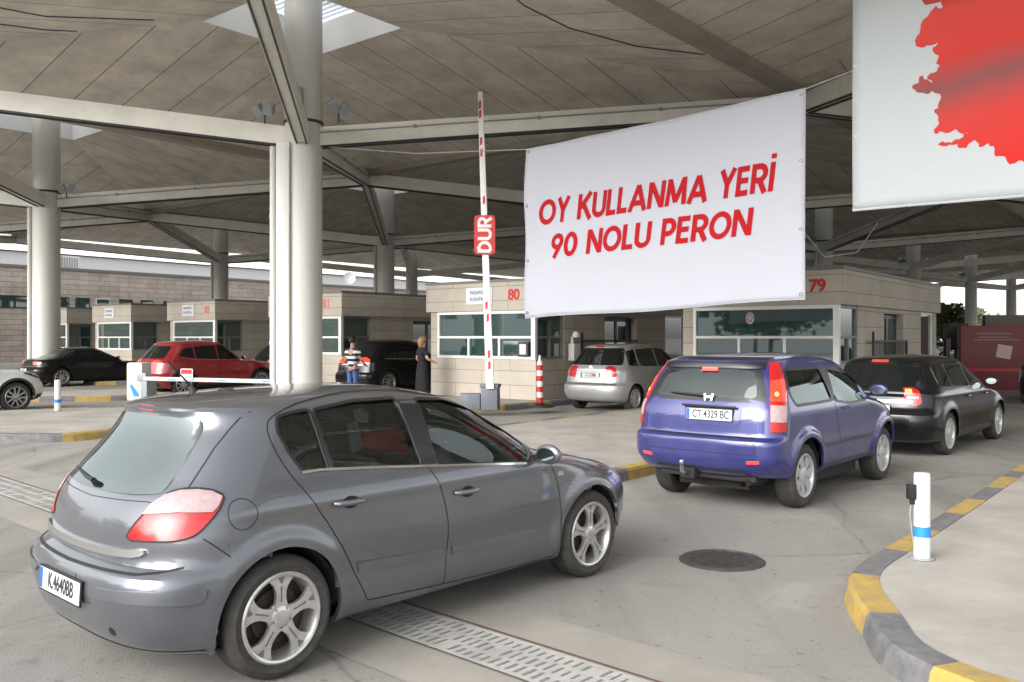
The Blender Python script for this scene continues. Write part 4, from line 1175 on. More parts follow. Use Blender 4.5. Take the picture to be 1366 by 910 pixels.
class Surf:
    """outer skin of a car body: shapes are laid on it by straight projection"""
    def __init__(s, P):
        s.v, s.f = grid_mesh(P)
        s.bvh = BVHTree.FromPolygons([Vector(p) for p in s.v], s.f)
    FR = {'R': ((1,0,0), (0,0,1), (0,1,0)), 'L': ((1,0,0), (0,0,1), (0,-1,0)), 'B': ((0,1,0), (0,0,1), (1,0,0)),
          'F': ((0,1,0), (0,0,1), (-1,0,0)), 'T': ((1,0,0), (0,1,0), (0,0,-1))}
    def fr(s, k):
        if isinstance(k, str): return [Vector(q) for q in s.FR[k]]
        c, n = math.cos(R(k)), math.sin(R(k))         # seen from behind right, k degrees off the tail
        return [Vector((n, -c, 0)), Vector((0, 0, 1)), Vector((c, n, 0))]
    def hit(s, fr, a, b, off=0.0):
        e1, e2, d = fr
        o = e1*a + e2*b - d*12
        if abs(d.z) > .9: o = e1*a + e2*b + Vector((0, 0, 12))
        h, nrm, _, _ = s.bvh.ray_cast(o, d)
        if h is None:
            h, nrm, _, _ = s.bvh.find_nearest(e1*a + e2*b + (d * (-.7 if abs(d.y) > .9 else -.2) if abs(d.z) < .9 else Vector((0, 0, 1.3))))
        if nrm.dot(d) > 0: nrm = -nrm
        return h + (nrm*.5 - d*.5).normalized()*off, nrm
    def patch(s, poly, k, off=.003, step=.05, skirt=.012, mb=None, mi=0, fit=False):
        fr = s.fr(k); pts, fs = grid_poly(list(poly), step)
        if fit:                                   # one smooth sheet of glass through the skin
            h = [s.hit(fr, a, b, 0)[0] for a, b in pts]
            A_ = np.array(pts); c0 = A_.mean(0); a_, b_ = (A_ - c0).T
            Bm = np.stack([np.ones_like(a_), a_, b_, a_*a_, a_*b_, b_*b_, a_**3, a_*a_*b_, a_*b_*b_, b_**3, a_**4], 1)
            dep = np.array([q.dot(fr[2]) for q in h]); co = np.linalg.lstsq(Bm, dep, rcond=None)[0]; dd = Bm @ co
            vs = [fr[0]*p[0] + fr[1]*p[1] + fr[2]*(float(z) - off) for p, z in zip(pts, dd)]
        else: vs = [s.hit(fr, a, b, off)[0] for a, b in pts]
        mb = mb or MB()
        d = fr[2]
        ff = []
        for f in fs:
            a, b, c = vs[f[0]], vs[f[1]], vs[f[2]]
            nn = Vector((0,0,0))
            for q in range(len(f)): nn += vs[f[q]].cross(vs[f[(q+1) % len(f)]])
            ff.append(f if nn.dot(d) < 0 else f[::-1])
        cnt = {}
        for f in ff:
            for q in range(len(f)):
                e = (f[q], f[(q+1) % len(f)]); cnt[frozenset(e)] = None if frozenset(e) in cnt else e
        n0 = len(vs); low = {}
        if skirt:
            for e in list(cnt.values()):
                if e is None: continue
                for q in e:
                    if q not in low: low[q] = len(vs); vs.append(vs[q] + d*skirt)
                ff.append([e[1], e[0], low[e[0]], low[e[1]]])
        mb.add(vs, ff, mi); return mb
    def line(s, pts, k, w=.006, off=.0015, closed=False, mb=None, step=.03):
        fr = s.fr(k); mb = mb or MB(); p = [Vector(q) for q in pts]
        if closed: p.append(p[0])
        q = []
        for a, b in zip(p[:-1], p[1:]):
            n = max(1, int((b - a).length/step)); q += [a.lerp(b, i/n) for i in range(n)]
        q.append(p[-1]); vs = []
        for i, c in enumerate(q):
            t = (q[min(i+1, len(q)-1)] - q[max(i-1, 0)]); t = t.normalized() if t.length > 0 else Vector((1, 0)); n = Vector((-t.y, t.x))*w/2
            for sg in (1, -1): vs.append(s.hit(fr, c.x + n.x*sg, c.y + n.y*sg, off)[0])
        mb.add(vs, [(2*i, 2*i+1, 2*i+3, 2*i+2) for i in range(len(q)-1)]); return mb
    def rail(s, pts, k, r, off=0.0, n=6, mb=None):
        fr = s.fr(k); mb = mb or MB(); p = [Vector(q) for q in pts]; q = []
        for a, b in zip(p[:-1], p[1:]):
            m = max(1, int((b - a).length/.04)); q += [a.lerp(b, i/m) for i in range(m)]
        q.append(p[-1]); mb.tube([s.hit(fr, c.x, c.y, off)[0] for c in q], r, n); return mb
def flipy(mb):
    o = MB(); o.v = [(v[0], -v[1], v[2]) for v in mb.v]; o.f = [tuple(reversed(f)) for f in mb.f]; o.m = list(mb.m); return o

M_GLASS = glass_mat('car_glass', (0.90, 0.97, 0.93), 1.7)
M_GLASSR = glass_mat('car_glass_rear', (0.42, 0.50, 0.48), 3.1)
M_GLASSD = mat('tinted_glass', (0.006, 0.008, 0.008), 0.03, ior=1.6)
M_SEAM = mat('panel_gap', (0.006, 0.006, 0.007), 0.7)
M_TRIM = mat('black_trim', (0.014, 0.014, 0.015), 0.35)
M_LRED = mat('lamp_red', (0.42, 0.008, 0.008), 0.25, coat=.4, noise=.35, nscale=22, col2=(.33, .008, .01))
M_LCLR = mat('lamp_clear', (0.42, 0.30, 0.30), 0.28, coat=.4, noise=.3, nscale=28)
M_LREDON = mat('lamp_red_lit', (0.6, 0.02, 0.015), 0.2, coat=1.0, emit=(1, .05, .02, .55))
M_LHOT = mat('lamp_bulb_lit', (0.8, 0.2, 0.05), 0.2, emit=(1, .25, .05, 1.6))
M_PLATE = mat('plate_face', (0.50, 0.51, 0.50), 0.55, spec=.2)
M_PBLUE = mat('plate_band', (0.02, 0.10, 0.45), 0.4)
M_SEAT = mat('seat_cloth', (0.055, 0.055, 0.058), 0.9, noise=.3, nscale=8)
M_INTER = mat('interior_grey', (0.09, 0.09, 0.088), 0.8)
M_LINER = mat('wheel_well', (0.012, 0.012, 0.012), 0.9)
M_UNDER = mat('underbody', (0.02, 0.019, 0.018), 0.85, noise=.4, nscale=8)
def paint(name, col, metal=.45, rough=.32, dirt=.12, flake=True):
    m = mat(name, col, rough, metal=metal, coat=1.0, noise=dirt, nscale=1.8, col2=tuple(c*.85 + min(.03, max(col)*.3) for c in col))
    return m

def wheel(parent, x, y, R_, wd, side, style='five', rimk=.70, rm=None, steer=0.0):
    """side -1: right wheel, its face looks to -y"""
    w = bpy.data.objects.new('wheel', None); C.objects.link(w); w.parent = parent; w.empty_display_size = .1
    w.location = (x, y, R_); w.rotation_euler = (0, 0, R(steer) + (0 if side < 0 else PI))
    T = Matrix.Rotation(PI/2, 4, 'X')             # z -> -y
    h = wd/2; r0 = R_*rimk
    prof = [(r0 - .01, h - .03), (r0, h - .012), (r0 + .012, h - .004), (R_*.5 + r0*.5, h + .004), (R_ - .035, h - .004), (R_ - .012, h - .02), (R_ - .002, h - .05), (R_, 0), (R_ - .002, -h + .05), (R_ - .012, -h + .02), (R_ - .035, -h + .004), (r0 + .01, -h + .004), (r0 - .01, -h + .03)]
    mb = MB(); mb.lathe(prof, 56, T); ty = mb.build('tyre', M_RUB, w, smooth=True, angle=50)
    gr = MB()
    for zz in (-.05, -.017, .017, .05): gr.lathe([(R_ + .0006, zz - .004), (R_ + .0012, zz), (R_ + .0006, zz + .004)], 56, T)
    gr.build('tread_groove', M_BLACK, ty, smooth=True)
    m_ = rm or M_ALU; fz = h - .018
    mb = MB(); mb.lathe([(r0 + .006, h - .006), (r0 - .004, h + .001), (r0 - .016, h - .004), (r0 - .028, h - .03), (r0 - .04, -h + .05)], 56, T)
    def disc_poly(poly, z0, z1, ang, bb): 
        c, s_ = math.cos(ang), math.sin(ang); bb.prism([(px*c - py*s_, px*s_ + py*c) for px, py in poly], z0, z1, T)
    rr0 = r0 - .014
    if style == 'five':
        for k in range(5):
            a = k*2*PI/5 + .31
            disc_poly(chaikin([(rr0*.14, -.05), (rr0*.42, -.027), (rr0*.68, -.031), (rr0*.88, -.062), (rr0*.985, -.105), (rr0*1.0, 0), (rr0*.985, .105), (rr0*.88, .062), (rr0*.68, .031), (rr0*.42, .027), (rr0*.14, .05)], 1), fz - .022, fz, a, mb)
            gv = MB(); disc_poly([(rr0*.80, -.0015), (rr0*.99, -.024), (rr0*.99, .024), (rr0*.80, .0015)], fz + .0005, fz + .002, a, gv); disc_poly([(rr0*.36, -.004), (rr0*.74, -.005), (rr0*.74, .005), (rr0*.36, .004)], fz + .0005, fz + .0015, a, gv)
            gv.build('spoke_groove', mat('groove_grey', (.16, .16, .16), .5, metal=.4), ty)
        mb.lathe([(0, fz + .006), (.03, fz + .006), (.055, fz + .002), (.075, fz - .012), (.075, fz - .03)], 30, T)
    elif style == 'five_twin':
        for k in range(5):
            a = k*2*PI/5 + .2
            for sg in (-1, 1):
                disc_poly([(.04, .006*sg), (rr0*.98, .045*sg), (rr0*1.0, .082*sg), (.04, .04*sg)][::sg], fz - .02, fz, a, mb)
        mb.lathe([(0, fz + .004), (.05, fz + .002), (.07, fz - .012)], 24, T)
    elif style == 'cover':
        for k in range(7):
            a = k*2*PI/7 + .1
            disc_poly([(.05, -.03), (rr0*.95, -.058), (rr0*1.0, -.05), (rr0*1.0, .05), (rr0*.95, .058), (.05, .03)], fz - .012, fz - .002, a, mb)
        mb.lathe([(0, fz + .01), (.06, fz + .006), (.09, fz - .004), (.1, fz - .012)], 28, T)
    else:
        for k in range(10):
            a = k*2*PI/10 + .1
            disc_poly([(.04, -.012), (rr0*.98, -.018), (rr0*1.0, .02), (.04, .012)], fz - .018, fz, a, mb)
        mb.lathe([(0, fz + .004), (.045, fz + .002), (.065, fz - .012)], 24, T)
    rim = mb.build('rim', m_, w, smooth=True, angle=35)
    mb = MB(); mb.lathe([(0, fz - .055), (r0*.62, fz - .055), (r0*.62, fz - .075), (r0 - .03, fz - .085), (r0 - .02, fz - .1)], 40, T); mb.build('brake_disc', mat('brake_iron', (.05, .04, .035), .6, metal=.5, noise=.4), w, smooth=True)
    mb = MB()
    for k in range(5):
        a = k*2*PI/5 + .31 + PI/5
        mb.tube([T @ Vector((.047*math.cos(a), .047*math.sin(a), fz - .01)), T @ Vector((.047*math.cos(a), .047*math.sin(a), fz + .003))], .009, 8)
    if style in ('five', 'five_twin'): mb.build('wheel_bolts', M_DARK, w, smooth=True)
    return w

def cut_arches(P, wheels, Ra):
    """delete the skin inside the wheel arches and pull the edge onto the circle"""
    bm = bmesh.new(); vs, fs = grid_mesh(P)
    bv = [bm.verts.new(v) for v in vs]
    for f in fs:
        try: bm.faces.new([bv[i] for i in f])
        except ValueError: pass
    def inside(c, m=0.0): return any((c.x - wx)**2 + (c.z - wz)**2 < (Ra - m)**2 for wx, wz in wheels) and abs(c.y) > .42
    dele = [f for f in bm.faces if all(inside(v.co, .0) for v in f.verts)]
    bmesh.ops.delete(bm, geom=dele, context='FACES')
    # faces that straddle the circle: drag their inner vertices onto it
    for v in bm.verts:
        if inside(v.co):
            wx, wz = min(wheels, key=lambda w: (v.co.x - w[0])**2 + (v.co.z - w[1])**2)
            d = Vector((v.co.x - wx, v.co.z - wz)); L = d.length
            if v.co.z < wz: v.co.x = wx + math.copysign(math.sqrt(max(0, Ra*Ra - d.y*d.y)), d.x)
            elif L > 1e-4: d = d*(Ra/L); v.co.x = wx + d.x; v.co.z = wz + d.y
    bm.normal_update()
    if sum(f.normal.dot(f.calc_center_median() - Vector((2.1, 0, .7)))*f.calc_area() for f in bm.faces) < 0:
        bmesh.ops.reverse_faces(bm, faces=bm.faces)
    me = bpy.data.meshes.new('body'); bm.to_mesh(me); bm.free(); return me

def plate(t, name, textstr, M, w=.52, h=.112, sx=.72, bg=True):
    mb = MB(); mb.prism(rrect(w + .02, h + .02, .01), -.008, 0, M); fr_ = mb.build('plate_frame', M_BLACK, t)
    mb = MB(); mb.prism(rrect(w, h, .008), 0.001, .003, M); pf = mb.build('plate_sheet', M_PLATE, fr_)
    mb = MB(); mb.prism([(-w/2 + .003, -h/2 + .003), (-w/2 + .043, -h/2 + .003), (-w/2 + .043, h/2 - .003), (-w/2 + .003, h/2 - .003)], .0035, .0042, M); mb.build('plate_band', M_PBLUE, fr_)
    text('plate_lettering', textstr, h*.98, M_PRINT, fr_, M @ Matrix.Translation((.022, 0, .0045)), bold=.0018, ext=.0006, sx=sx)
    fr_.name = 'number_plate'
    return fr_

def seat(t, x, y, z=.42, back=.62, w=.48, head=True):
    mb = MB(); mb.box(x - .22, x + .26, y - w/2, y + w/2, z - .12, z + .06)
    Mx = Matrix.Translation((x - .26, y, z)) @ Matrix.Rotation(R(-14), 4, 'Y')
    mb.box(-.07, .06, -w/2, w/2, -.05, back, M=Mx)
    o = mb.build('seat', M_SEAT, t, bevel=.035)
    if head:
        mb = MB(); mb.box(-.05, .05, -.13, .13, back + .04, back + .24, M=Mx); mb.build('headrest', M_SEAT, o, bevel=.035)
    return o

def finish_body(t, surf, P, spec, cuts=None):
    wl_ = [(spec['xr'], spec['R']), (spec['xf'], spec['R'])]; Ra = spec.get('Ra', spec['R'] + .045)
    me = cut_arches(P, wl_, Ra)
    me.materials.append(spec['paint'])
    me.polygons.foreach_set('use_smooth', [True]*len(me.polygons))
    body = link('body', me, t)
    if cuts:
        sol = body.modifiers.new('shell', 'SOLIDIFY'); sol.thickness = .028; sol.offset = -1
        cutters = []
        for mbc in cuts:
            co = mbc.build('cutter', spec['paint'], t, uv=False); cutters.append(co)
            bo = body.modifiers.new('cut', 'BOOLEAN'); bo.object = co; bo.operation = 'DIFFERENCE'; bo.solver = 'EXACT'
        bpy.context.view_layer.update()
        nm = bpy.data.meshes.new_from_object(body.evaluated_get(bpy.context.evaluated_depsgraph_get()))
        body.modifiers.clear(); body.data = nm; nm.name = 'body'
        for co in cutters: bpy.data.objects.remove(co)
        nm.materials.clear(); nm.materials.append(spec['paint'])
        nm.polygons.foreach_set('use_smooth', [True]*len(nm.polygons)); nm.set_sharp_from_angle(angle=R(28))
    else:
        me.set_sharp_from_angle(angle=R(30))
    # wheel wells
    for wx, wz in wl_:
        for sg in (-1, 1):
            mb = MB(); n = 20; y0, y1 = sg*(spec['W'] - .04 - spec.get('well_in', 0)), sg*.45
            vs = []
            for k in range(n + 1):
                a = .0 + PI*k/n
                for yy in (y0, y1): vs.append((wx + (Ra + .004)*math.cos(a), yy, wz + (Ra + .004)*math.sin(a)))
            fs = [(2*k, 2*k+1, 2*k+3, 2*k+2) for k in range(n)] + [tuple(2*k + 1 for k in range(n + 1))]
            mb.add(vs, fs); mb.build('wheel_well', M_LINER, t, fix=False, smooth=True)
    tr = spec['W'] - spec.get('tuck', .02) - spec.get('tw', .205)/2
    for wx in (spec['xr'], spec['xf']):
        for sg in (-1, 1):
            wheel(t, wx, sg*tr, spec['R'], spec.get('tw', .205), sg, spec.get('style', 'five'), spec.get('rimk', .7), spec.get('rimm'), spec.get('steer', 0) if wx > 1.5 else 0)
    mb = MB(); mb.box(spec['xr'] + .4, spec['xf'] - .42, -.62, .62, .17, .3); mb.box(.35, spec['xr'] + .4, -.4, .4, .2, .34); mb.box(spec['xf'] - .42, spec['L'] - .4, -.38, .38, .17, .34)
    mb.build('underbody', M_UNDER, t)
    return body

def put_car(name, label, spec, rear_contact, ang, cat='car', group=None):
    """rear_contact: ground point under the outer face of the right rear wheel"""
    d = Vector((math.cos(ang), math.sin(ang), 0)); l = Vector((-d.y, d.x, 0))
    yw = -(spec['W'] - spec.get('tuck', .02))
    o = Vector(rear_contact) - d*spec['xr'] - l*yw
    return thing(name, label, cat, tuple(o), ang, group)

class Px:
    """carries photograph pixels onto the skin of a placed car"""
    def __init__(s, t, surf):
        s.Mi = (Matrix.Translation(t.location) @ Matrix.Rotation(t.rotation_euler[2], 4, 'Z')).inverted(); s.surf = surf
        s.o = s.Mi @ Vector((0, 0, CAM_H))
    def hit(s, x, y):
        w = Vector(((x - 683)/F_PX, 1, -(y - HOR)/F_PX)); d = (s.Mi.to_3x3() @ w).normalized()
        h, n, _, _ = s.surf.bvh.ray_cast(s.o, d)
        if h is None:                       # just off the outline: nearest skin to the ray
            best = None
            for k in range(60):
                q = s.o + d*(2 + k*.25); r_ = s.surf.bvh.find_nearest(q)
                if best is None or r_[3] < best[1]: best = (r_[0], r_[3])
            h = best[0]
        return h
    def map(s, pts, k, sc=1.0, ox=0.0, oy=0.0):
        fr = s.surf.fr(k); out = []
        for x, y in pts:
            h = s.hit(ox + x/sc, oy + y/sc); out.append((h.dot(fr[0]), h.dot(fr[1])))
        return out

def rnd(poly, r=.03, n=4):
    out = []; N = len(poly)
    for i in range(N):
        a, b, c = Vector(poly[i-1]), Vector(poly[i]), Vector(poly[(i+1) % N])
        ra = min(r, (a - b).length*.45); rb = min(r, (c - b).length*.45)
        p, q = b + (a - b).normalized()*ra, b + (c - b).normalized()*rb
        for k in range(n + 1):
            t_ = k/n; out.append(tuple(p*(1-t_)**2 + b*2*t_*(1-t_) + q*t_**2))
    return out
def cutter(poly, k, surf, depth0=-3.0, depth1=3.0):
    fr = surf.fr(k); e1, e2, d = fr; n = len(poly); mb = MB()
    vs = [e1*a + e2*b + d*depth0 for a, b in poly] + [e1*a + e2*b + d*depth1 for a, b in poly]
    return mb.add(vs, [tuple(reversed(range(n))), tuple(range(n, 2*n))] + [(i, (i+1) % n, n + (i+1) % n, n + i) for i in range(n)])
def shrink(poly, d):
    """move a polygon's edge inwards by d"""
    n = len(poly); ar = sum(poly[i][0]*poly[(i+1) % n][1] - poly[(i+1) % n][0]*poly[i][1] for i in range(n)); s_ = 1 if ar > 0 else -1
    out = []
    for i in range(n):
        a, b, c = Vector(poly[i-1]), Vector(poly[i]), Vector(poly[(i+1) % n])
        t = ((b - a).normalized() + (c - b).normalized())
        if t.length < 1e-6: out.append(tuple(b)); continue
        t.normalize(); out.append(tuple(b + Vector((-t.y, t.x))*d*s_))
    return out

# ------------------------------------------------------------------ the grey hatchback in front
def make_disp(wheels, Ra, flare=.018, xm=2.1, kt=.035, ktg=.07, belt=.95, shoulder=0.0, L=4.2, sill=0.0):
    def f(P):
        x, y, z = P[..., 0], P[..., 1], P[..., 2]
        sg = np.sign(y); ay = np.abs(y)
        g = np.clip((z - belt)/.45, 0, 1)
        kr = kt*(1 - g) + ktg*g
        ay = ay*(1 - kr*np.clip((xm - x)/xm, 0, 1)**2.2)*(1 - kt*.9*np.clip((x - xm)/(L - xm), 0, 1)**2.4)
        W = ay.max()
        side = np.clip((ay - .55*W)/(.3*W), 0, 1)
        for wx, wz in wheels:
            r = np.hypot(x - wx, z - wz)
            b = np.where(r < Ra + .045, 1.0, np.exp(-((r - Ra - .045)/.035)**2))
            ay = ay + flare*b*side*(z < 1.0)
        # crease along the shoulder and slight hollow of the doors
        inn = np.clip((x - wheels[0][0] - .1)/.3, 0, 1)*np.clip((wheels[1][0] - .1 - x)/.3, 0, 1)
        ay = ay - (.016*np.exp(-((z - .46)/.10)**2))*inn*side + shoulder*np.exp(-((z - belt + .07)/.035)**2)*side
        P = P.copy(); P[..., 1] = sg*ay; return P
    return f

P_GREY = paint('paint_grey', (0.105, 0.112, 0.128), metal=.55, rough=.34, dirt=.15)
def grey_car():
    spec = dict(L=4.25, W=.868, xr=.76, xf=3.374, R=.318, Ra=.365, paint=P_GREY, tw=.215, style='five', rimk=.72, tuck=.006, steer=0)
    lv = [(.185, .30, 4.00, .74, .5, 3.0, .8, 2.6), (.21, .16, 4.12, .80, .5, 3.1, .85, 2.6), (.27, .07, 4.19, .835, .5, 3.2, .9, 2.6), (.38, .02, 4.24, .858, .5, 3.2, .9, 2.7),
          (.50, .00, 4.25, .868, .5, 3.2, .9, 2.7), (.575, .012, 4.24, .872, .5, 3.2, .9, 2.7), (.615, .035, 4.22, .874, .5, 3.1, .9, 2.7), (.64, .085, 4.20, .874, .5, 3.0, .9, 2.7),
          (.70, .098, 4.12, .872, .5, 2.9, .9, 2.8), (.76, .10, 3.98, .870, .5, 2.9, .9, 3.0), (.82, .11, 3.78, .867, .52, 2.9, .9, 3.2), (.88, .13, 3.50, .862, .55, 2.9, .8, 3.3), (.93, .155, 3.22, .852, .58, 2.9, .7, 3.2),
          (.97, .18, 3.05, .836, .60, 2.9, .6, 3.0), (1.02, .225, 2.97, .812, .6, 2.9, .6, 2.9), (1.10, .29, 2.84, .782, .6, 2.9, .6, 2.9), (1.20, .375, 2.67, .742, .6, 3.0, .6, 2.9),
          (1.29, .44, 2.50, .702, .6, 3.0, .6, 2.9), (1.345, .455, 2.38, .672, .6, 3.1, .6, 2.9), (1.375, .44, 2.30, .648, .7, 3.0, .7, 2.8), (1.40, .50, 2.21, .61, .8, 2.8, .8, 2.7), (1.425, .68, 2.08, .53, .8, 2.5, .8, 2.5), (1.443, .95, 1.95, .41, .7, 2.3, .6, 2.3), (1.455, 1.25, 1.83, .25, .4, 2.2, .3, 2.2), (1.46, 1.5, 1.65, .06, .1, 2, .1, 2)]
    wh = [(spec['xr'], spec['R']), (spec['xf'], spec['R'])]
    P = body_grid(lv, 90, 26, 84, 30, make_disp(wh, spec['Ra'], .020, 2.1, .03, .075, .95, .006, 4.25))
    S_ = Surf(P)
    rc = Vector((-1.174, 4.523, 0)); fc = Vector((.581, 6.445, 0)); ang = math.atan2(fc.y - rc.y, fc.x - rc.x)
    t = put_car('parked_hatchback', 'dusty dark grey five door hatchback nearest the viewer with five spoke alloy wheels', spec, rc, ang)
    px = Px(t, S_)
    A = lambda pts, k: px.map(pts, k, 2.116, 0, 480)        # from enlargements of the photograph
    B = lambda pts, k: px.map(pts, k, 2.115, 400, 480)
    w_f = rnd(B([(324,113),(400,112),(480,130),(550,160),(605,200),(634,240),(642,286),(394,293),(370,235)], 'R'), .025)
    w_r = rnd(B([(38,143),(150,118),(268,110),(290,152),(345,293),(96,305),(70,230)], 'R'), .025)
    w_q = rnd(A([(783,163),(830,150),(872,143),(905,240),(928,307),(855,311),(818,262),(784,200)], 'R'), .025)
    rw = A([(345,112),(480,110),(634,160),(600,250),(570,332),(450,336),(330,330),(250,318),(180,268),(215,215),(280,150)], 'B')
    # even the rear window out to both sides
    ys = [a for a, b in rw]; zb = min(b for a, b in rw); 
    rwin = chaikin([(-.56, 1.00), (-.49, 1.30), (-.44, 1.335), (.44, 1.335), (.49, 1.30), (.56, 1.00), (.52, .975), (0, .955), (-.52, .975)], 2)
    rin = chaikin([(-.475, 1.03), (-.415, 1.275), (.415, 1.275), (.475, 1.03), (.0, .995)], 2)
    wsh = chaikin([(-.66, 1.02), (-.55, 1.345), (.55, 1.345), (.66, 1.02), (0, .99)], 2)
    cuts = []
    for w_ in (w_f, w_r, w_q): cuts.append(cutter(w_, 'R', S_, -2, 2))
    cuts.append(cutter(rin, 'B', S_, -2, 1.0)); cuts.append(cutter(wsh, 'F', S_, -5, -2.0))
    body = finish_body(t, S_, P, spec, cuts)
    for w_ in (w_f, w_r, w_q):
        o = shrink(w_, -.012)
        for k in ('R', 'L'):
            mb = S_.patch(o, 'R', off=-.012, skirt=0, fit=True)
            if k == 'L': mb = flipy(mb)
            mb.build('side_window', M_GLASS, t, smooth=True, angle=60, fix=False, uv=False)
            mb = S_.line(shrink(w_, -.006), 'R', w=.016, off=.002, closed=True)
            if k == 'L': mb = flipy(mb)
            mb.build('window_rubber', M_TRIM, t, fix=False, uv=False)
    S_.patch(rwin, 'B', off=.006, skirt=.012, fit=True).build('rear_window', M_GLASSR, t, smooth=True, angle=60, fix=False, uv=False)
    S_.patch(shrink(wsh, -.015), 'F', off=.002, skirt=0).build('windscreen', M_GLASS, t, smooth=True, angle=60, fix=False, uv=False)
    # dark pillars and chrome strip
    pil = B([(275,112),(325,112),(372,235),(385,292),(348,294),(290,150)], 'R')
    for fl in (0, 1):
        mb = S_.patch(pil, 'R', off=.0025, skirt=0); (flipy(mb) if fl else mb).build('door_pillar', M_TRIM, t, fix=False, uv=False)
        ch = [*A([(852,318)], 'R'), *B([(60,310),(200,304),(380,299),(500,296),(640,292)], 'R')]
        mb = S_.line(ch, 'R', w=.014, off=.005); (flipy(mb) if fl else mb).build('chrome_strip', M_CHROME, t, fix=False, uv=False)
        # panel gaps
        sm = MB()
        S_.line(chaikin([*A([(800,140),(758,165),(752,195),(765,235),(800,300),(860,370),(925,462)], 'R'), *B([(60,430),(110,510),(150,590),(190,678)], 'R')], 2, False), 'R', mb=sm)
        S_.line(chaikin(B([(190,678),(300,655),(405,632),(560,595),(700,558),(722,548)], 'R'), 1, False), 'R', mb=sm)
        S_.line(chaikin(B([(352,296),(385,330),(410,400),(420,500),(412,565),(403,632)], 'R'), 2, False), 'R', mb=sm)
        S_.line(chaikin(B([(700,288),(725,330),(738,420),(737,500),(722,548)], 'R'), 2, False), 'R', mb=sm)
        S_.line(chaikin([*A([(800,140)], 'R'), *B([(0,118),(100,93),(200,85),(300,88),(400,100),(500,130),(590,175),(650,232)], 'R')], 1, False), 'R', mb=sm, w=.007)
        S_.line(A([(572,505),(612,530),(652,557)], 'R'), 'R', mb=sm)
        cx, cz = A([(688, 437)], 'R')[0]
        S_.line([(cx + .075*math.cos(q*PI/14), cz + .075*math.sin(q*PI/14)) for q in range(28)], 'R', closed=True, mb=sm, w=.004)
        (flipy(sm) if fl else sm).build('panel_gap', M_SEAM, t, fix=False, uv=False)
        # rub strips, handles
        for k, q in enumerate(([(163,572),(410,531),(412,552),(165,600)], [(428,527),(560,502),(660,480),(652,498),(560,522),(430,550)])):
            mb = S_.patch(B(q, 'R'), 'R', off=.010, skirt=.012); (flipy(mb) if fl else mb).build('rub_strip', P_GREY, t, fix=False, uv=False, smooth=True)
        for q in ((140, 402), (470, 372)):
            hx, hz = B([q], 'R')[0]
            cup = [(hx + .055*math.cos(a*PI/10) + .01, hz + .035*math.sin(a*PI/10)) for a in range(20)]
            mb = S_.patch(cup, 'R', off=.002, skirt=0); hc = (flipy(mb) if fl else mb).build('handle_recess', M_SEAM, t, fix=False, uv=False)
            pts = [S_.hit(S_.fr('R'), hx + dx, hz + .004, of)[0] for dx, of in ((-.1, .004), (-.085, .026), (0, .034), (.07, .026), (.085, .004))]
            mb = MB(); mb.tube(pts, [.012, .015, .016, .015, .011], 10); (flipy(mb) if fl else mb).build('door_handle', P_GREY, t, smooth=True)
        # tail lamp
        lo = A([(165,0),(0,0)], 45) if False else None
        L1 = A([(352,508),(375,470),(402,440),(432,408),(465,380),(510,364),(560,362),(600,367),(636,382),(625,415),(600,450),(565,487),(540,503),(490,514),(430,514)], 48)
        L1 = chaikin(L1, 1)
        mb = S_.patch(L1, 48, off=.004, step=.03, skirt=.02); (flipy(mb) if fl else mb).build('tail_lamp', M_LRED, t, smooth=True, angle=50, fix=False, uv=False)
        L2 = A([(402,436),(425,408),(465,381),(510,368),(560,366),(600,371),(629,385),(618,412),(602,430),(500,431)], 48)
        mb = S_.patch(L2, 48, off=.008, step=.03, skirt=.004); (flipy(mb) if fl else mb).build('indicator_lens', M_LCLR, t, smooth=True, angle=50, fix=False, uv=False)
        mb = S_.line(L1, 48, w=.009, off=.005, closed=True); (flipy(mb) if fl else mb).build('lamp_gap', M_SEAM, t, fix=False, uv=False)
        # bumper strip at the corner
        L3 = A([(255,648),(270,642),(400,655),(586,650),(582,672),(560,688),(400,692),(266,670)], 40)
        mb = S_.patch(L3, 40, off=.012, skirt=.016); (flipy(mb) if fl else mb).build('bumper_strip', P_GREY, t, fix=False, uv=False, smooth=True)
    # hatch edges, spoiler lip, wiper, plate, chrome bar
    sm = MB(); 
    hz = A([(655,122),(640,160),(605,250),(572,335),(568,362)], 'B')
    S_.line(chaikin([(-.60, 1.365), (-.59, 1.25), (-.645, 1.0), (-.655, .93)], 1, False), 'B', mb=sm); S_.line(chaikin([(.60, 1.365), (.59, 1.25), (.645, 1.0), (.655, .93)], 1, False), 'B', mb=sm)
    S_.line([(-.77, .655), (-.70, .635), (-.60, .622), (0, .612), (.60, .622), (.70, .635), (.77, .655)], 'B', mb=sm, w=.010)
    S_.line([(-.64, .93), (-.5, .945), (0, .925), (.5, .945), (.64, .93)], 'B', mb=sm, w=.004)
    sm.build('hatch_gap', M_SEAM, t, fix=False, uv=False)
    S_.patch(chaikin([(-.60, .705), (-.5, .68), (0, .665), (.5, .68), (.60, .705), (.585, .735), (.4, .715), (0, .70), (-.4, .715), (-.585, .735)], 1), 'B', off=.018, skirt=.022).build('chrome_bar', M_CHROME, t, smooth=True, angle=60, fix=False, uv=False)
    S_.patch([(-.085, 1.358), (.085, 1.358), (.08, 1.385), (-.08, 1.385)], 'B', off=.004, skirt=.01, step=.03).build('brake_light', M_LRED, t, smooth=True, fix=False, uv=False)
    a = S_.hit(S_.fr('B'), .02, .99, .03)[0]; b = S_.hit(S_.fr('B'), .40, 1.02, .022)[0]
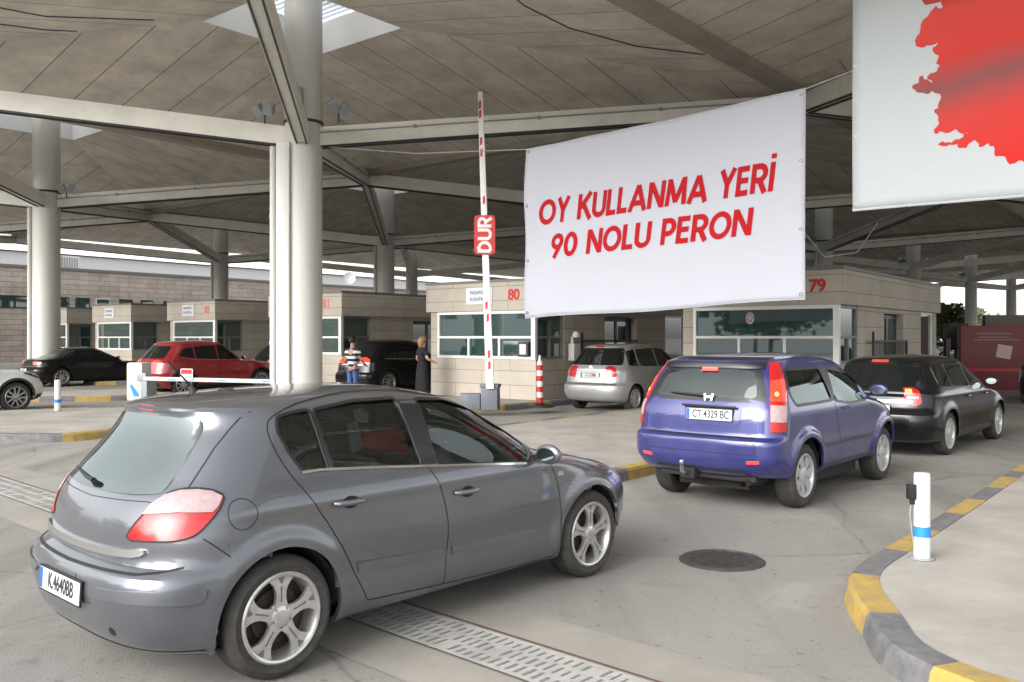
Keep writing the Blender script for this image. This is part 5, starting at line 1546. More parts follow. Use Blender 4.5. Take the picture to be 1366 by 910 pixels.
    mb = MB(); mb.tube([a, a.lerp(b, .3) + Vector((-.01, 0, 0)), b], [.014, .011, .006], 8); mb.tube([S_.hit(S_.fr('B'), .02, .975, .0)[0], a], .016, 8); mb.build('rear_wiper', M_BLACK, t, smooth=True)
    h, nrm = S_.hit(S_.fr('B'), 0, .49, .012)
    plate(t, 'number_plate', 'K.4640BB', frame((h.x, 0, .485), (0, -1, 0), (.06, 0, 1)), sx=.74)
    for yy, zz, rr_ in ((-.42, .50, .011), (.42, .50, .011), (-.15, .56, .011), (-.46, .33, .022)):
        S_.patch([(yy + rr_*math.cos(a*PI/6), zz + rr_*math.sin(a*PI/6)) for a in range(12)], 'B', off=.003, skirt=.005).build('park_sensor' if rr_ < .02 else 'tow_cover', M_SEAM if rr_ > .02 else P_GREY, t, fix=False, uv=False)
    S_.patch([(-.80, .205), (.80, .205), (.80, .245), (-.80, .245)], 'B', off=.004, skirt=.0).build('bumper_valance', M_UNDER, t, fix=False, uv=False)
    # badge letters on the hatch
    h, nrm = S_.hit(S_.fr('B'), -.42, .79, .006)
    # antenna
    ah = px.hit(258, 517); mb = MB(); mb.tube([ah - Vector((0, 0, .01)), ah + Vector((-.02, 0, .035))], [.03, .012], 10); mb.tube([ah + Vector((-.02, 0, .03)), ah + Vector((-.17, 0, .19))], [.0065, .003], 6); mb.build('antenna', M_BLACK, t, smooth=True)
    # mirrors
    for sg in (-1, 1):
        q = px.hit(400 + 655/2.115, 480 + 280/2.115); q = Vector((q.x, sg*abs(q.y), q.z))
        mb = MB(); bm = bmesh.new(); bmesh.ops.create_uvsphere(bm, u_segments=18, v_segments=12, radius=1)
        for v in bm.verts: v.co = Vector((v.co.x*.055 if v.co.x > 0 else v.co.x*.03, v.co.y*.105, v.co.z*.068)) + q + Vector((.03, sg*.12, .04))
        me = bpy.data.meshes.new('mirror'); bm.to_mesh(me); bm.free(); me.materials.append(P_GREY); me.polygons.foreach_set('use_smooth', [True]*len(me.polygons)); mo = link('mirror', me, t)
        mb = MB(); mb.prism([(.074*math.cos(a*PI/8), .044*math.sin(a*PI/8)) for a in range(16)], 0, .003, frame((q.x - .001, q.y + sg*.12, q.z + .04), (0, 1, 0), (0, 0, 1)) @ Matrix.Diagonal((1, 1, -1, 1))); mb.build('mirror_glass', mat('mirror', (.22, .25, .25), .05, metal=1), mo)
        mb = MB(); mb.bar((q.x + .03, q.y - sg*.01, q.z + .01), (q.x + .03, q.y + sg*.05, q.z + .02), .05, .03); mb.build('mirror_arm', M_TRIM, mo)
    # headlamps and front door marks
    for fl in (0, 1):
        hl = chaikin([(3.92, .60), (4.2, .62), (4.2, .70), (4.0, .765), (3.86, .755)], 1)
        mb = S_.patch(hl, 'R', off=.004, skirt=.01); (flipy(mb) if fl else mb).build('headlamp', mat('headlamp_glass', (.30, .31, .33), .08, coat=1), t, smooth=True, fix=False, uv=False)
        ix, iz = B([(736, 321)], 'R')[0]
        mb = S_.patch([(ix - .03, iz - .012), (ix + .03, iz - .012), (ix + .026, iz + .016), (ix - .028, iz + .016)], 'R', off=.004, skirt=.006); (flipy(mb) if fl else mb).build('side_repeater', M_LCLR, t, fix=False, uv=False)
    # inside
    for y in (-.36, .36): seat(t, 1.95, y)
    mb = MB(); mb.box(.78, 1.28, -.6, .6, .30, .48); mb.box(-.06, .06, -.58, .58, -.05, .5, M=Matrix.Translation((.80, 0, .48)) @ Matrix.Rotation(R(-18), 4, 'Y')); rs = mb.build('rear_bench', M_SEAT, t, bevel=.03)
    for y in (-.36, .36):
        mb = MB(); mb.box(-.05, .05, -.12, .12, .52, .66, M=Matrix.Translation((.80, y, .48)) @ Matrix.Rotation(R(-18), 4, 'Y')); mb.build('headrest', M_SEAT, rs, bevel=.03)
    mb = MB(); mb.box(2.75, 3.2, -.68, .68, .6, .90); mb.build('dashboard', M_INTER, t, bevel=.04)
    mb = MB(); mb.box(.5, 3.1, -.7, .7, .26, .31); mb.box(.3, .75, -.55, .55, .85, .88); mb.build('cabin_floor', M_INTER, t)
    mb = MB(); n = 28; pts = [Vector((2.62, .36, .86)) + Matrix.Rotation(R(25), 3, 'Y') @ Vector((0, .19*math.cos(2*PI*k/n), .19*math.sin(2*PI*k/n))) for k in range(n + 1)]
    mb.tube(pts, .014, 8, cap=False); mb.bar((2.62, .36, .86), (2.85, .36, .80), .05, .05); mb.bar(pts[0], pts[14], .03, .03); mb.build('steering_wheel', M_BLACK, t, smooth=True)
    # flat panels painted as pane reflections and see-through light, and a red seat cloth
    def inner(q, y):
        o, w = px.o, Vector(((400 + q[0]/2.115 - 683)/F_PX, 1, -(480 + q[1]/2.115 - HOR)/F_PX)); dd = px.Mi.to_3x3() @ w
        return o + dd*((y - o.y)/dd.y)
    for nm, pts, y, m_ in (('pane_reflection', [(150,140),(172,136),(196,150),(192,178),(160,176)], .56, mat('reflect_mint', (.70, .88, .80), .7)), ('pane_reflection', [(112,186),(150,182),(138,218),(114,212)], .55, mat('reflect_mint', (.72, .88, .86), .7)),
                           ('mint_reflection', [(326,120),(368,124),(374,150),(336,146)], .52, mat('reflect_mint', (.72, .88, .86), .7)), ('green_reflection', [(376,122),(440,130),(405,166)], .5, mat('reflect_green', (.10, .42, .22), .7)),
                           ('dash_reflection', [(486,238),(530,226),(584,246),(566,262),(520,276)], .1, mat('reflect_grey', (.45, .50, .48), .7)), ('red_cloth', [(165,225),(200,206),(290,196),(322,270),(230,262),(180,246)], .12, mat('cloth_red', (.30, .03, .03), .9))):
        mb = MB(); v_ = [inner(q, y) for q in pts]; n_ = len(v_); th_ = .004 if nm != 'red_cloth' else .16
        mb.add(v_ + [v + Vector((0, th_, 0)) for v in v_], [tuple(range(n_)), tuple(reversed(range(n_, 2*n_)))] + [(i, (i+1) % n_, n_ + (i+1) % n_, n_ + i) for i in range(n_)])
        mb.build(nm, m_, t, bevel=.03 if nm == 'red_cloth' else 0)
    return t
grey_car()

# ------------------------------------------------------------------ the other cars
def std_levels(L, W_, H, belt, hoodz, cowl, wtop, tb, tt, clr=.2, deck=None, rn=3.2, bump=.0):
    rail = H - .13
    lv = [(clr, .30, L - .30, W_*.87, .5, rn, .8, 2.6), (clr + .05, .10, L - .12, W_*.95, .5, rn, .85, 2.6), (.36, .03, L - .02, W_*.985, .5, rn, .9, 2.6), (.50, bump, L, W_, .5, rn, .9, 2.7),
          (.62, bump + .01, L - .01, W_, .5, rn, .9, 2.8), (.68, tb*.3 + .05, L - .05, W_, .5, rn, .9, 2.8), (hoodz - .12, tb*.5 + .05, L - .16, W_*.995, .5, rn, .9, 2.9),
          (hoodz - .03, tb*.7 + .04, L - .42, W_*.99, .5, rn, .9, 3.2), (hoodz + .03, tb*.85 + .03, L - .85, W_*.985, .5, rn, .8, 3.3)]
    if deck:
        lv += [(belt - .06, tb, cowl + .18, W_*.975, .5, rn, .7, 3.1), (belt, tb + .06, cowl + .04, W_*.95, .5, rn, .6, 3), (belt + .05, tb + .18, cowl - .04, W_*.92, .5, rn, .6, 3), (belt + .09, deck, cowl - .12, W_*.895, .6, 3, .6, 2.9)]
        b0, x0, c0, w0_ = belt + .09, deck, cowl - .12, .895
    else:
        lv += [(belt - .04, tb, cowl + .15, W_*.975, .52, rn, .7, 3.1), (belt + .02, tb + .03, cowl, W_*.95, .55, rn, .6, 3)]
        b0, x0, c0, w0_ = belt + .02, tb + .03, cowl, .95
    for k in (1, 2, 3):
        f_ = k/3; lv.append((b0 + (rail - b0)*f_, x0 + (tt - x0)*f_, c0 + (wtop + .1 - c0)*f_, W_*(w0_ + (.765 - w0_)*f_), .6, 3, .6, 2.9))
    lv += [(H - .085, tt + .02, wtop, W_*.72, .7, 2.9, .7, 2.8), (H - .05, tt + .16, wtop - .12, W_*.64, .8, 2.6, .8, 2.6), (H - .028, tt + .42, wtop - .26, W_*.5, .7, 2.4, .6, 2.4),
           (H - .012, tt + .75, wtop - .42, W_*.33, .5, 2.2, .4, 2.2), (H - .003, tt + 1.05, wtop - .6, W_*.17, .2, 2, .2, 2), (H, tt + 1.2, wtop - .75, W_*.05, .1, 2, .1, 2)]
    return lv

def add(surf, t, poly, k, name, m, both=True, off=.004, step=.05, skirt=.01, flip_only=False, parent=None, fit=False):
    mb = surf.patch(poly, k, off=off, step=step, skirt=skirt, fit=fit); o = None
    o = mb.build(name, m, parent or t, smooth=True, angle=60, fix=False, uv=False)
    if both: flipy(mb).build(name, m, parent or t, smooth=True, angle=60, fix=False, uv=False)
    return o
def gaps(surf, t, lines, both=True, w=.007):
    mb = MB()
    for k, l_ in lines: surf.line(l_, k, mb=mb, w=w)
    mb.build('panel_gap', M_SEAM, t, fix=False, uv=False)
    if both: flipy(mb).build('panel_gap', M_SEAM, t, fix=False, uv=False)
def mirrors(surf, t, x, z, m, y=None):
    for sg in (-1, 1):
        q = surf.hit(surf.fr('R'), x, z)[0]; q = Vector((q.x, sg*abs(q.y), q.z))
        bm = bmesh.new(); bmesh.ops.create_uvsphere(bm, u_segments=16, v_segments=10, radius=1)
        for v in bm.verts: v.co = Vector((v.co.x*.06 if v.co.x > 0 else v.co.x*.03, v.co.y*.11, v.co.z*.075)) + q + Vector((.03, sg*.13, .05))
        me = bpy.data.meshes.new('mirror'); bm.to_mesh(me); bm.free(); me.materials.append(m); me.polygons.foreach_set('use_smooth', [True]*len(me.polygons)); mo = link('mirror', me, t)
        mb = MB(); mb.prism([(.08*math.cos(a*PI/8), .05*math.sin(a*PI/8)) for a in range(16)], 0, .003, frame((q.x - .001, q.y + sg*.13, q.z + .05), (0, 1, 0), (0, 0, 1)) @ Matrix.Diagonal((1, 1, -1, 1))); mb.build('mirror_glass', mat('mirror', (.22, .25, .25), .05, metal=1), mo)
def handles(surf, t, pts, m):
    for hx, hz in pts:
        p_ = [surf.hit(surf.fr('R'), hx + dx, hz, of)[0] for dx, of in ((-.1, .004), (-.085, .024), (0, .030), (.07, .024), (.085, .004))]
        mb = MB(); mb.tube(p_, [.010, .013, .014, .013, .010], 8); mb.build('door_handle', m, t, smooth=True); flipy(mb).build('door_handle', m, t, smooth=True)

def blue_suv():
    pnt = paint('paint_blue', (0.011, 0.014, 0.135), metal=.25, rough=.33, dirt=.18)
    spec = dict(L=4.0, W=.845, xr=.80, xf=3.17, R=.335, Ra=.40, paint=pnt, tw=.21, style='cover', rimk=.66, rimm=mat('wheel_cover', (.50, .50, .51), .4, metal=.3, noise=.3, nscale=20), tuck=.03, well_in=.01)
    lv = [(.33, .30, 3.72, .76, .5, 3.4, .8, 2.6), (.37, .10, 3.9, .81, .5, 3.6, .85, 2.6), (.44, .03, 3.97, .835, .45, 3.6, .9, 2.7), (.55, .00, 4.0, .845, .36, 4.4, .9, 2.8), (.70, .00, 4.0, .848, .36, 4.4, .9, 2.8), (.745, .02, 3.98, .848, .36, 4.4, .9, 2.8), (.77, .075, 3.95, .846, .36, 4.4, .9, 2.8),
          (.85, .085, 3.86, .845, .40, 4.6, .9, 3), (.95, .095, 3.62, .842, .40, 4.6, .9, 3.2), (1.00, .105, 3.35, .838, .40, 4.6, .8, 3.3), (1.04, .115, 3.10, .830, .40, 4.6, .7, 3.2), (1.08, .13, 2.98, .818, .40, 4.6, .6, 3), (1.2, .185, 2.78, .785, .40, 4.6, .6, 3), (1.35, .26, 2.52, .735, .40, 4.6, .6, 3), (1.45, .31, 2.35, .70, .45, 3.8, .6, 2.9),
          (1.50, .31, 2.26, .675, .5, 3.6, .7, 2.8), (1.53, .35, 2.18, .64, .6, 3.2, .8, 2.7), (1.555, .55, 2.05, .55, .7, 2.8, .8, 2.5), (1.572, .85, 1.92, .42, .6, 2.4, .6, 2.3), (1.584, 1.15, 1.78, .22, .3, 2.2, .3, 2.2), (1.588, 1.4, 1.6, .05, .1, 2, .1, 2)]
    wh = [(spec['xr'], spec['R']), (spec['xf'], spec['R'])]
    P = body_grid(lv, 80, 24, 70, 26, make_disp(wh, spec['Ra'], .030, 2.0, .02, .04, 1.05, .0, 4.0))
    S_ = Surf(P)
    rc, fc = G(1075, 678), G(1180, 640); ang = math.atan2(fc.y - rc.y, fc.x - rc.x)
    t = put_car('compact_suv', 'small bright blue three door SUV with tall red tail lamps ahead of the grey car', spec, rc, ang)
    px = Px(t, S_)
    A = lambda pts, k: px.map(pts, k, 3.958, 840, 460)
    B = lambda pts, k: px.map(pts, k, 2.528, 860, 340)
    w1 = rnd(B([(612,384),(690,394),(722,424),(744,486),(690,497),(640,488)], 'R'), .03)
    w2 = rnd(B([(470,392),(582,382),(605,410),(632,486),(575,497),(512,506),(490,470)], 'R'), .03)
    band = rnd(B([(452,372),(600,366),(690,380),(742,420),(764,492),(650,502),(505,520),(478,440)], 'R'), .03)
    zf = A([(450,297)], 'B')[0][1]; zt_ = A([(480,126)], 'B')[0][1]; z1 = A([(440,268)], 'B')[0][1]; zm = A([(425,275)], 'B')[0][1]; ye = A([(425,275)], 'B')[0][0]
    (yp0, zp0), (yp1, zp1) = A([(305,360),(540,374)], 'B'); yp, zp = (yp0 + yp1)/2, (zp0 + zp1)/2
    print('blue', zf, zt_, z1, zm, ye, yp, zp)
    rwo = rnd([(-.68, zf), (-.56, zt_), (.56, zt_), (.68, zf)], .03)
    rwi = rnd([(-.565, z1), (-.48, zt_ - .03), (.48, zt_ - .03), (.565, z1)], .05)
    wsh = rnd([(-.66, 1.12), (-.56, 1.46), (.56, 1.46), (.66, 1.12)], .05)
    cuts = [cutter(w1, 'R', S_, -2, 2), cutter(w2, 'R', S_, -2, 2), cutter(rwi, 'B', S_, -2, 1), cutter(wsh, 'F', S_, -5, -2)]
    finish_body(t, S_, P, spec, cuts)
    def ring(outer, inner, k, nm, m, both):
        mb = MB(); n = 80; fr = S_.fr(k)
        def rs(p):
            p = [Vector(q) for q in p]; c = sum(p, Vector((0, 0)))/len(p); out = []
            for i in range(n):
                a = 2*PI*i/n; d = Vector((math.cos(a), math.sin(a))); best = None
                for q in range(len(p)):
                    A_, B_ = p[q-1] - c, p[q] - c; e = B_ - A_; den = d.x*e.y - d.y*e.x
                    if abs(den) < 1e-9: continue
                    tt_ = (A_.x*e.y - A_.y*e.x)/den; u_ = (A_.x*d.y - A_.y*d.x)/den
                    if tt_ > 0 and -1e-6 <= u_ <= 1 + 1e-6: best = tt_ if best is None else max(best, tt_)
                out.append(c + d*(best or .01))
            return out
        o_, i_ = rs(outer), rs(inner); vs = []
        M_ = 4
        for j in range(M_ + 1):
            for q in range(n): p = o_[q].lerp(i_[q], j/M_); vs.append(S_.hit(fr, p.x, p.y, .003)[0])
        mb.add(vs, [(j*n + q, j*n + (q+1) % n, (j+1)*n + (q+1) % n, (j+1)*n + q) for j in range(M_) for q in range(n)])
        mb.build(nm, m, t, smooth=True, fix=False, uv=False)
        if both: flipy(mb).build(nm, m, t, smooth=True, fix=False, uv=False)
    ring(rwo, rwi, 'B', 'window_border', M_TRIM, False)
    for w_ in (w1, w2):
        add(S_, t, shrink(w_, -.01), 'R', 'side_window', M_GLASS, off=-.010, skirt=0, fit=True)
        mb = S_.line(shrink(w_, -.008), 'R', w=.03, off=.003, closed=True); mb.build('window_rubber', M_TRIM, t, fix=False, uv=False); flipy(mb).build('window_rubber', M_TRIM, t, fix=False, uv=False)
    add(S_, t, B([(583,380),(612,381),(640,490),(632,490)], 'R'), 'R', 'door_pillar', M_TRIM, off=.0025, skirt=0)
    add(S_, t, shrink(rwi, -.01), 'B', 'rear_window', glass_mat('suv_rear_glass', (.62, .70, .66), 1.9), both=False, off=.004, skirt=0, fit=True)
    add(S_, t, shrink(wsh, -.015), 'F', 'windscreen', M_GLASS, both=False, off=.002, skirt=0)
    # black roof spoiler and bright brake light
    add(S_, t, [(-.57, zt_ + .004), (.57, zt_ + .004), (.55, 1.545), (-.55, 1.545)], 'B', 'roof_spoiler', M_TRIM, both=False, off=.02, skirt=.03)
    add(S_, t, [(-.09, zt_ - .03), (.09, zt_ - .03), (.088, zt_ + .01), (-.088, zt_ + .01)], 'B', 'brake_light', M_LREDON, both=False, off=.024, skirt=.02, step=.03)
    # tall lamps
    Lo = A([(737,94),(790,97),(808,150),(824,240),(829,330),(829,460),(743,463),(740,300)], 30)
    lamp = add(S_, t, Lo, 30, 'tail_lamp', M_LRED, off=.010, step=.03, skirt=.02)
    Lh = A([(742,190),(812,180),(825,260),(827,300),(741,300)], 30); add(S_, t, Lh, 30, 'lit_lens', M_LREDON, off=.013, step=.03, skirt=.004)
    Lc = A([(742,320),(827,322),(828,410),(743,408)], 30); add(S_, t, Lc, 30, 'clear_lens', M_LCLR, off=.014, step=.03, skirt=.005)
    hb = A([(775, 262)], 30)[0]; add(S_, t, [(hb[0] + .022*math.cos(a*PI/6), hb[1] + .022*math.sin(a*PI/6)) for a in range(12)], 30, 'lamp_bulb', M_LHOT, off=.016, skirt=0)
    # bumper details
    gaps(S_, t, [('B', [(-.60, .765), (0, .757), (.6, .765)])], both=False, w=.014)
    gaps(S_, t, [('B', rnd([(-.62, .72), (-.62, .60), (.62, .60), (.62, .72)], .03))], both=False, w=.006)
    gaps(S_, t, [('R', B([(640,500),(652,560),(662,640),(655,700),(620,718)], 'R')), ('R', B([(764,500),(790,560),(800,600)], 'R')), (30, A([(742,463),(822,470)], 30))])
    add(S_, t, [(-.66, .52), (-.54, .51), (-.54, .54), (-.66, .55)], 'B', 'fog_reflector', M_LREDON, off=.004, skirt=.006)
    add(S_, t, rnd([(yp - .33, zp - .11), (yp - .35, zp + .085), (yp + .35, zp + .085), (yp + .33, zp - .11)], .05), 'B', 'plate_recess', pnt, both=False, off=.006, skirt=.01)
    h, _ = S_.hit(S_.fr('B'), yp, zp, .016)
    plate(t, 'number_plate', 'CT 4329 BC', frame((h.x, yp, zp), (0, -1, 0), (.05, 0, 1)), sx=.74)
    mb = MB(); mb.box(-.01, .01, -.30, .30, 0, .025, M=Matrix.Translation((h.x - .005, yp, zp + .075))); mb.build('hatch_grip', M_TRIM, t, bevel=.005)
    # emblem: two uprights and a bar in a rounded square
    h, _ = S_.hit(S_.fr('B'), ye, zm, .02); F_ = frame((h.x - .01, ye, zm), (0, -1, 0), (.2, 0, 1))
    mb = MB(); mb.prism([(-.045, -.035), (-.028, -.035), (-.034, .035), (-.055, .035)], 0, .008, F_); mb.prism([(.045, -.035), (.055, .035), (.034, .035), (.028, -.035)], 0, .008, F_); mb.prism([(-.034, -.01), (.034, -.01), (.034, .010), (-.034, .010)], .001, .007, F_); mb.build('emblem', M_CHROME, t)
    a = S_.hit(S_.fr('B'), ye + .06, zm + .01, .03)[0]; b = S_.hit(S_.fr('B'), ye + .46, zm + .03, .02)[0]
    mb = MB(); mb.tube([a, b], [.015, .008], 8); mb.tube([S_.hit(S_.fr('B'), ye + .05, zm, 0)[0], a], .02, 8); mb.build('rear_wiper', M_BLACK, t, smooth=True)
    # tow ball and exhaust
    mb = MB(); mb.tube([(.25, .12, .38), (.02, .12, .36), (-.09, .12, .40), (-.09, .12, .46)], [.025, .022, .02, .02], 8); mb.lathe([(0, .03), (.02, .025), (.028, .01), (.02, -.015), (0, -.02)], 14, Matrix.Translation((-.09, .12, .48))); th_ = mb.build('tow_hook', M_CHROME, t, smooth=True)
    mb = MB(); mb.box(.02, .25, .04, .20, .31, .42); mb.build('tow_bracket', M_UNDER, t, bevel=.01)
    mb = MB(); mb.tube([(.5, -.48, .33), (.12, -.50, .31), (.03, -.5, .305)], [.03, .032, .032], 12, cap=False); mb.build('exhaust_pipe', mat('exhaust', (.25, .2, .15), .35, metal=.9, noise=.4), t, smooth=True)
    mb = MB(); mb.box(.14, .20, -.58, .50, .31, .42); mb.box(.25, .6, -.55, -.35, .27, .36); mb.build('rear_apron', M_UNDER, t, bevel=.02)
    add(S_, t, [(1.2, .345), (2.78, .345), (2.78, .40), (1.2, .40)], 'R', 'sill_trim', mat('dusty_trim', (.06, .058, .055), .7), off=.006, skirt=.008)
    add(S_, t, [(-.5, .365), (.5, .365), (.5, .44), (-.5, .44)], 'B', 'bumper_valance', M_UNDER, both=False, off=.004, skirt=.005)
    mirrors(S_, t, 2.72, 1.08, pnt); handles(S_, t, [(1.85, .98)], pnt)
    for y in (-.35, .35): seat(t, 1.95, y, z=.62, back=.62)
    mb = MB(); mb.box(.85, 1.3, -.55, .55, .5, .66); mb.box(-.06, .06, -.55, .55, 0, .5, M=Matrix.Translation((.86, 0, .64)) @ Matrix.Rotation(R(-12), 4, 'Y')); mb.build('rear_bench', M_SEAT, t, bevel=.03)
    mb = MB(); mb.box(2.6, 3.0, -.68, .68, .7, 1.02); mb.build('dashboard', M_INTER, t, bevel=.04); mb = MB(); mb.box(.3, 3.0, -.7, .7, .44, .48); mb.build('cabin_floor', M_INTER, t)
    return t
blue_suv()

def plain_car(name, label, rc, ang, p):
    """a car seen from farther off: skin, opaque tinted panes, lamps, plate, gaps, wheels"""
    L, W_, H = p['L'], p['W'], p['H']
    spec = dict(L=L, W=W_, xr=p['xr'], xf=p['xf'], R=p['R'], Ra=p['R'] + .05, paint=p['paint'], style=p.get('style', 'ten'), tw=.21, tuck=.02, rimk=p.get('rimk', .7), rimm=p.get('rimm'))
    lv = std_levels(L, W_, H, p['belt'], p['hood'], p['cowl'], p['wtop'], p['tb'], p['tt'], p.get('clr', .22), p.get('deck'))
    wh = [(spec['xr'], spec['R']), (spec['xf'], spec['R'])]
    P = body_grid(lv, 56, 18, 54, 20, make_disp(wh, spec['Ra'], p.get('flare', .018), L*.5, .03, .06, p['belt'], .006, L))
    S_ = Surf(P); t = put_car(name, label, spec, rc, ang); finish_body(t, S_, P, spec)
    gl = p.get('glass', M_GLASSD)
    for q in p['side']:
        add(S_, t, rnd(q, .035), 'R', 'side_window', gl, off=.003, skirt=.004)
    if 'chrome' in p:
        mb = S_.line(p['chrome'], 'R', w=.018, off=.006); mb.build('chrome_strip', M_CHROME, t, fix=False, uv=False); flipy(mb).build('chrome_strip', M_CHROME, t, fix=False, uv=False)
    b = p['belt']
    if 'rear' in p: add(S_, t, rnd(p['rear'], .05), 'B', 'rear_window', gl, both=False, off=.003, skirt=.004)
    ws_ = [(-W_*.76, b + .06), (-W_*.62, H - .13), (W_*.62, H - .13), (W_*.76, b + .06)]
    add(S_, t, rnd(ws_, .06), 'F', 'windscreen', gl, both=False, off=.003, skirt=.004)
    for k, q, m in p.get('lamps', []): add(S_, t, rnd(q, .02), k, 'tail_lamp', m, off=.008, step=.04, skirt=.012)
    hl = p.get('headlamp', [(L - .42, p['hood'] - .20), (L - .10, p['hood'] - .26), (L - .12, p['hood'] - .14), (L - .45, p['hood'] - .08)])
    add(S_, t, rnd(hl, .03), 'R', 'headlamp', mat('headlamp_dark', (.07, .07, .075), .08, coat=1), off=.005, skirt=.008)
    d = p.get('doors', [(1.0, .35), (1.95, .35), (2.85, .35)])
    gaps(S_, t, [('R', [(x, .36), (x + .02, b - .03)]) for x, _ in d] + [('R', [(d[0][0], .36), (d[-1][0], .36)])])
    gaps(S_, t, [('B', [(-W_*.8, .66), (W_*.8, .66)])], both=False, w=.012)
    handles(S_, t, [(x - .22, b - .12) for x, _ in d[1:]], p.get('handle', p['paint']))
    mirrors(S_, t, p['cowl'] - .35, b + .02, p['paint'])
    # arch edge and sill in dull black when the photo's car has them
    if p.get('clad'):
        for wx, wz in wh:
            mb = MB(); fr = S_.fr('R'); n = 26; vs = []
            for i in range(n + 1):
                a = PI*i/n
                for r_ in (spec['Ra'] - .002, spec['Ra'] + .055): vs.append(S_.hit(fr, wx + r_*math.cos(a), wz + r_*math.sin(a), .008)[0])
            mb.add(vs, [(2*i, 2*i + 1, 2*i + 3, 2*i + 2) for i in range(n)]); mb.build('arch_trim', M_TRIM, t, fix=False, uv=False); flipy(mb).build('arch_trim', M_TRIM, t, fix=False, uv=False)
        add(S_, t, [(p['xr'] + .45, .24), (p['xf'] - .45, .24), (p['xf'] - .45, .36), (p['xr'] + .45, .36)], 'R', 'sill_trim', M_TRIM, off=.01)
        add(S_, t, [(-W_*.85, .26), (W_*.85, .26), (W_*.85, .44), (-W_*.85, .44)], 'B', 'bumper_trim', M_TRIM, both=False, off=.008)
        add(S_, t, [(-W_*.85, .26), (W_*.85, .26), (W_*.85, .40), (-W_*.85, .40)], 'F', 'bumper_trim', M_TRIM, both=False, off=.008)
    if 'bar' in p: add(S_, t, p['bar'], 'B', 'chrome_bar', M_CHROME, both=False, off=.014, skirt=.016)
    if 'stop' in p: add(S_, t, [(-.12, p['stop']), (.12, p['stop']), (.12, p['stop'] + .03), (-.12, p['stop'] + .03)], 'B', 'brake_light', p.get('stopm', M_LREDON), both=False, off=.01, skirt=.012, step=.04)
    if 'plate' in p:
        z, s_ = p['plate']; h, _ = S_.hit(S_.fr('B'), 0, z, .014)
        plate(t, 'number_plate', s_, frame((h.x, 0, z), (0, -1, 0), (.05, 0, 1)))
    return t, S_
P_BLK = mat('paint_black', (0.004, 0.004, 0.005), .3, coat=.55, spec=.25)
P_BLK2 = mat('paint_black_sedan', (0.004, 0.004, 0.005), .35, coat=.45, spec=.25)
P_SIL = paint('paint_silver', (0.40, 0.40, 0.40), metal=.55, rough=.35)
P_REDC = paint('paint_red', (0.30, 0.006, 0.012), metal=.35, rough=.28)
P_WHT = paint('paint_white', (0.72, 0.72, 0.70), metal=0, rough=.35, dirt=.05)
AR = R(50.5)
# black station wagon
rc, fc = G(1268, 607), G(1333, 588)
t, S_ = plain_car('station_wagon', 'black station wagon with glowing tail lamps in front of the blue SUV', rc, R(47.5), dict(L=4.5, W=.875, H=1.49, xr=.93, xf=3.63, R=.322, belt=.97, hood=.86, cowl=3.15, wtop=2.45, tb=.15, tt=.42, clr=.2, paint=P_BLK, style='cover', rimm=M_ALUD,
    side=[[(.62, 1.04), (.68, 1.33), (1.12, 1.37), (1.14, 1.02)], [(1.19, 1.02), (1.17, 1.37), (1.95, 1.385), (1.97, 1.0)], [(2.03, 1.0), (2.0, 1.385), (2.45, 1.36), (2.95, 1.01)]],
    rear=[(-.68, 1.02), (-.58, 1.36), (.58, 1.36), (.68, 1.02)], lamps=[(35, [(.46, .78), (.46, 1.02), (.58, 1.03), (.66, .98), (.68, .80), (.60, .755)], M_LRED)],
    doors=[(1.25, 0), (2.0, 0), (2.95, 0)], stop=1.385, bar=[(-.55, .80), (.55, .80), (.55, .835), (-.55, .835)], plate=(.70, 'B7118KA')))
# glowing bulb and plate light of the wagon
fr_ = S_.fr(35)
add(S_, t, [(.48, .94), (.48, 1.0), (.56, 1.0), (.56, .94)], 35, 'lit_lens', M_LHOT, off=.012, skirt=0)
add(S_, t, [(.49, .86), (.49, .90), (.64, .90), (.64, .86)], 35, 'clear_lens', M_LCLR, off=.012, skirt=0)
mb = MB(); q = S_.hit(S_.fr('B'), -.10, .79, .02)[0]; mb.box(q.x - .008, q.x, -.17, -.03, .785, .80); mb.build('plate_lamp', mat('lamp_warm', (.8, .7, .5), .3, emit=(1, .75, .4, 3)), t)
# silver minivan
rc = G(848, 549)
t, S_ = plain_car('silver_minivan', 'rounded silver minivan waiting beside booth 80', rc, R(51), dict(L=4.28, W=.875, H=1.63, xr=.80, xf=3.56, R=.31, belt=1.02, hood=.92, cowl=3.35, wtop=2.55, tb=.16, tt=.56, paint=P_SIL, style='cover', rimm=M_ALUD,
    side=[[(.60, 1.09), (.72, 1.43), (1.0, 1.47), (1.0, 1.07)], [(1.05, 1.07), (1.05, 1.47), (1.85, 1.50), (1.88, 1.05)], [(1.94, 1.05), (1.91, 1.50), (2.45, 1.46), (3.05, 1.06)]],
    rear=[(-.72, 1.10), (-.58, 1.50), (.58, 1.50), (.72, 1.10)], lamps=[(35, [(.44, .80), (.44, 1.05), (.56, 1.09), (.68, 1.04), (.70, .84)], M_LRED)],
    doors=[(1.05, 0), (1.9, 0), (2.95, 0)], stop=1.52, stopm=M_LRED, plate=(.86, 'X3157MK')))
h, _ = S_.hit(S_.fr('B'), 0, 1.03, .01); mb = MB(); F_ = frame((h.x, 0, 1.03), (0, -1, 0), (.1, 0, 1))
for dz in (0, .03): mb.prism([(-.05, -.02 + dz), (0, .01 + dz), (.05, -.02 + dz), (.05, -.005 + dz), (0, .028 + dz), (-.05, -.005 + dz)], 0, .006, F_)
mb.build('emblem', M_CHROME, t)
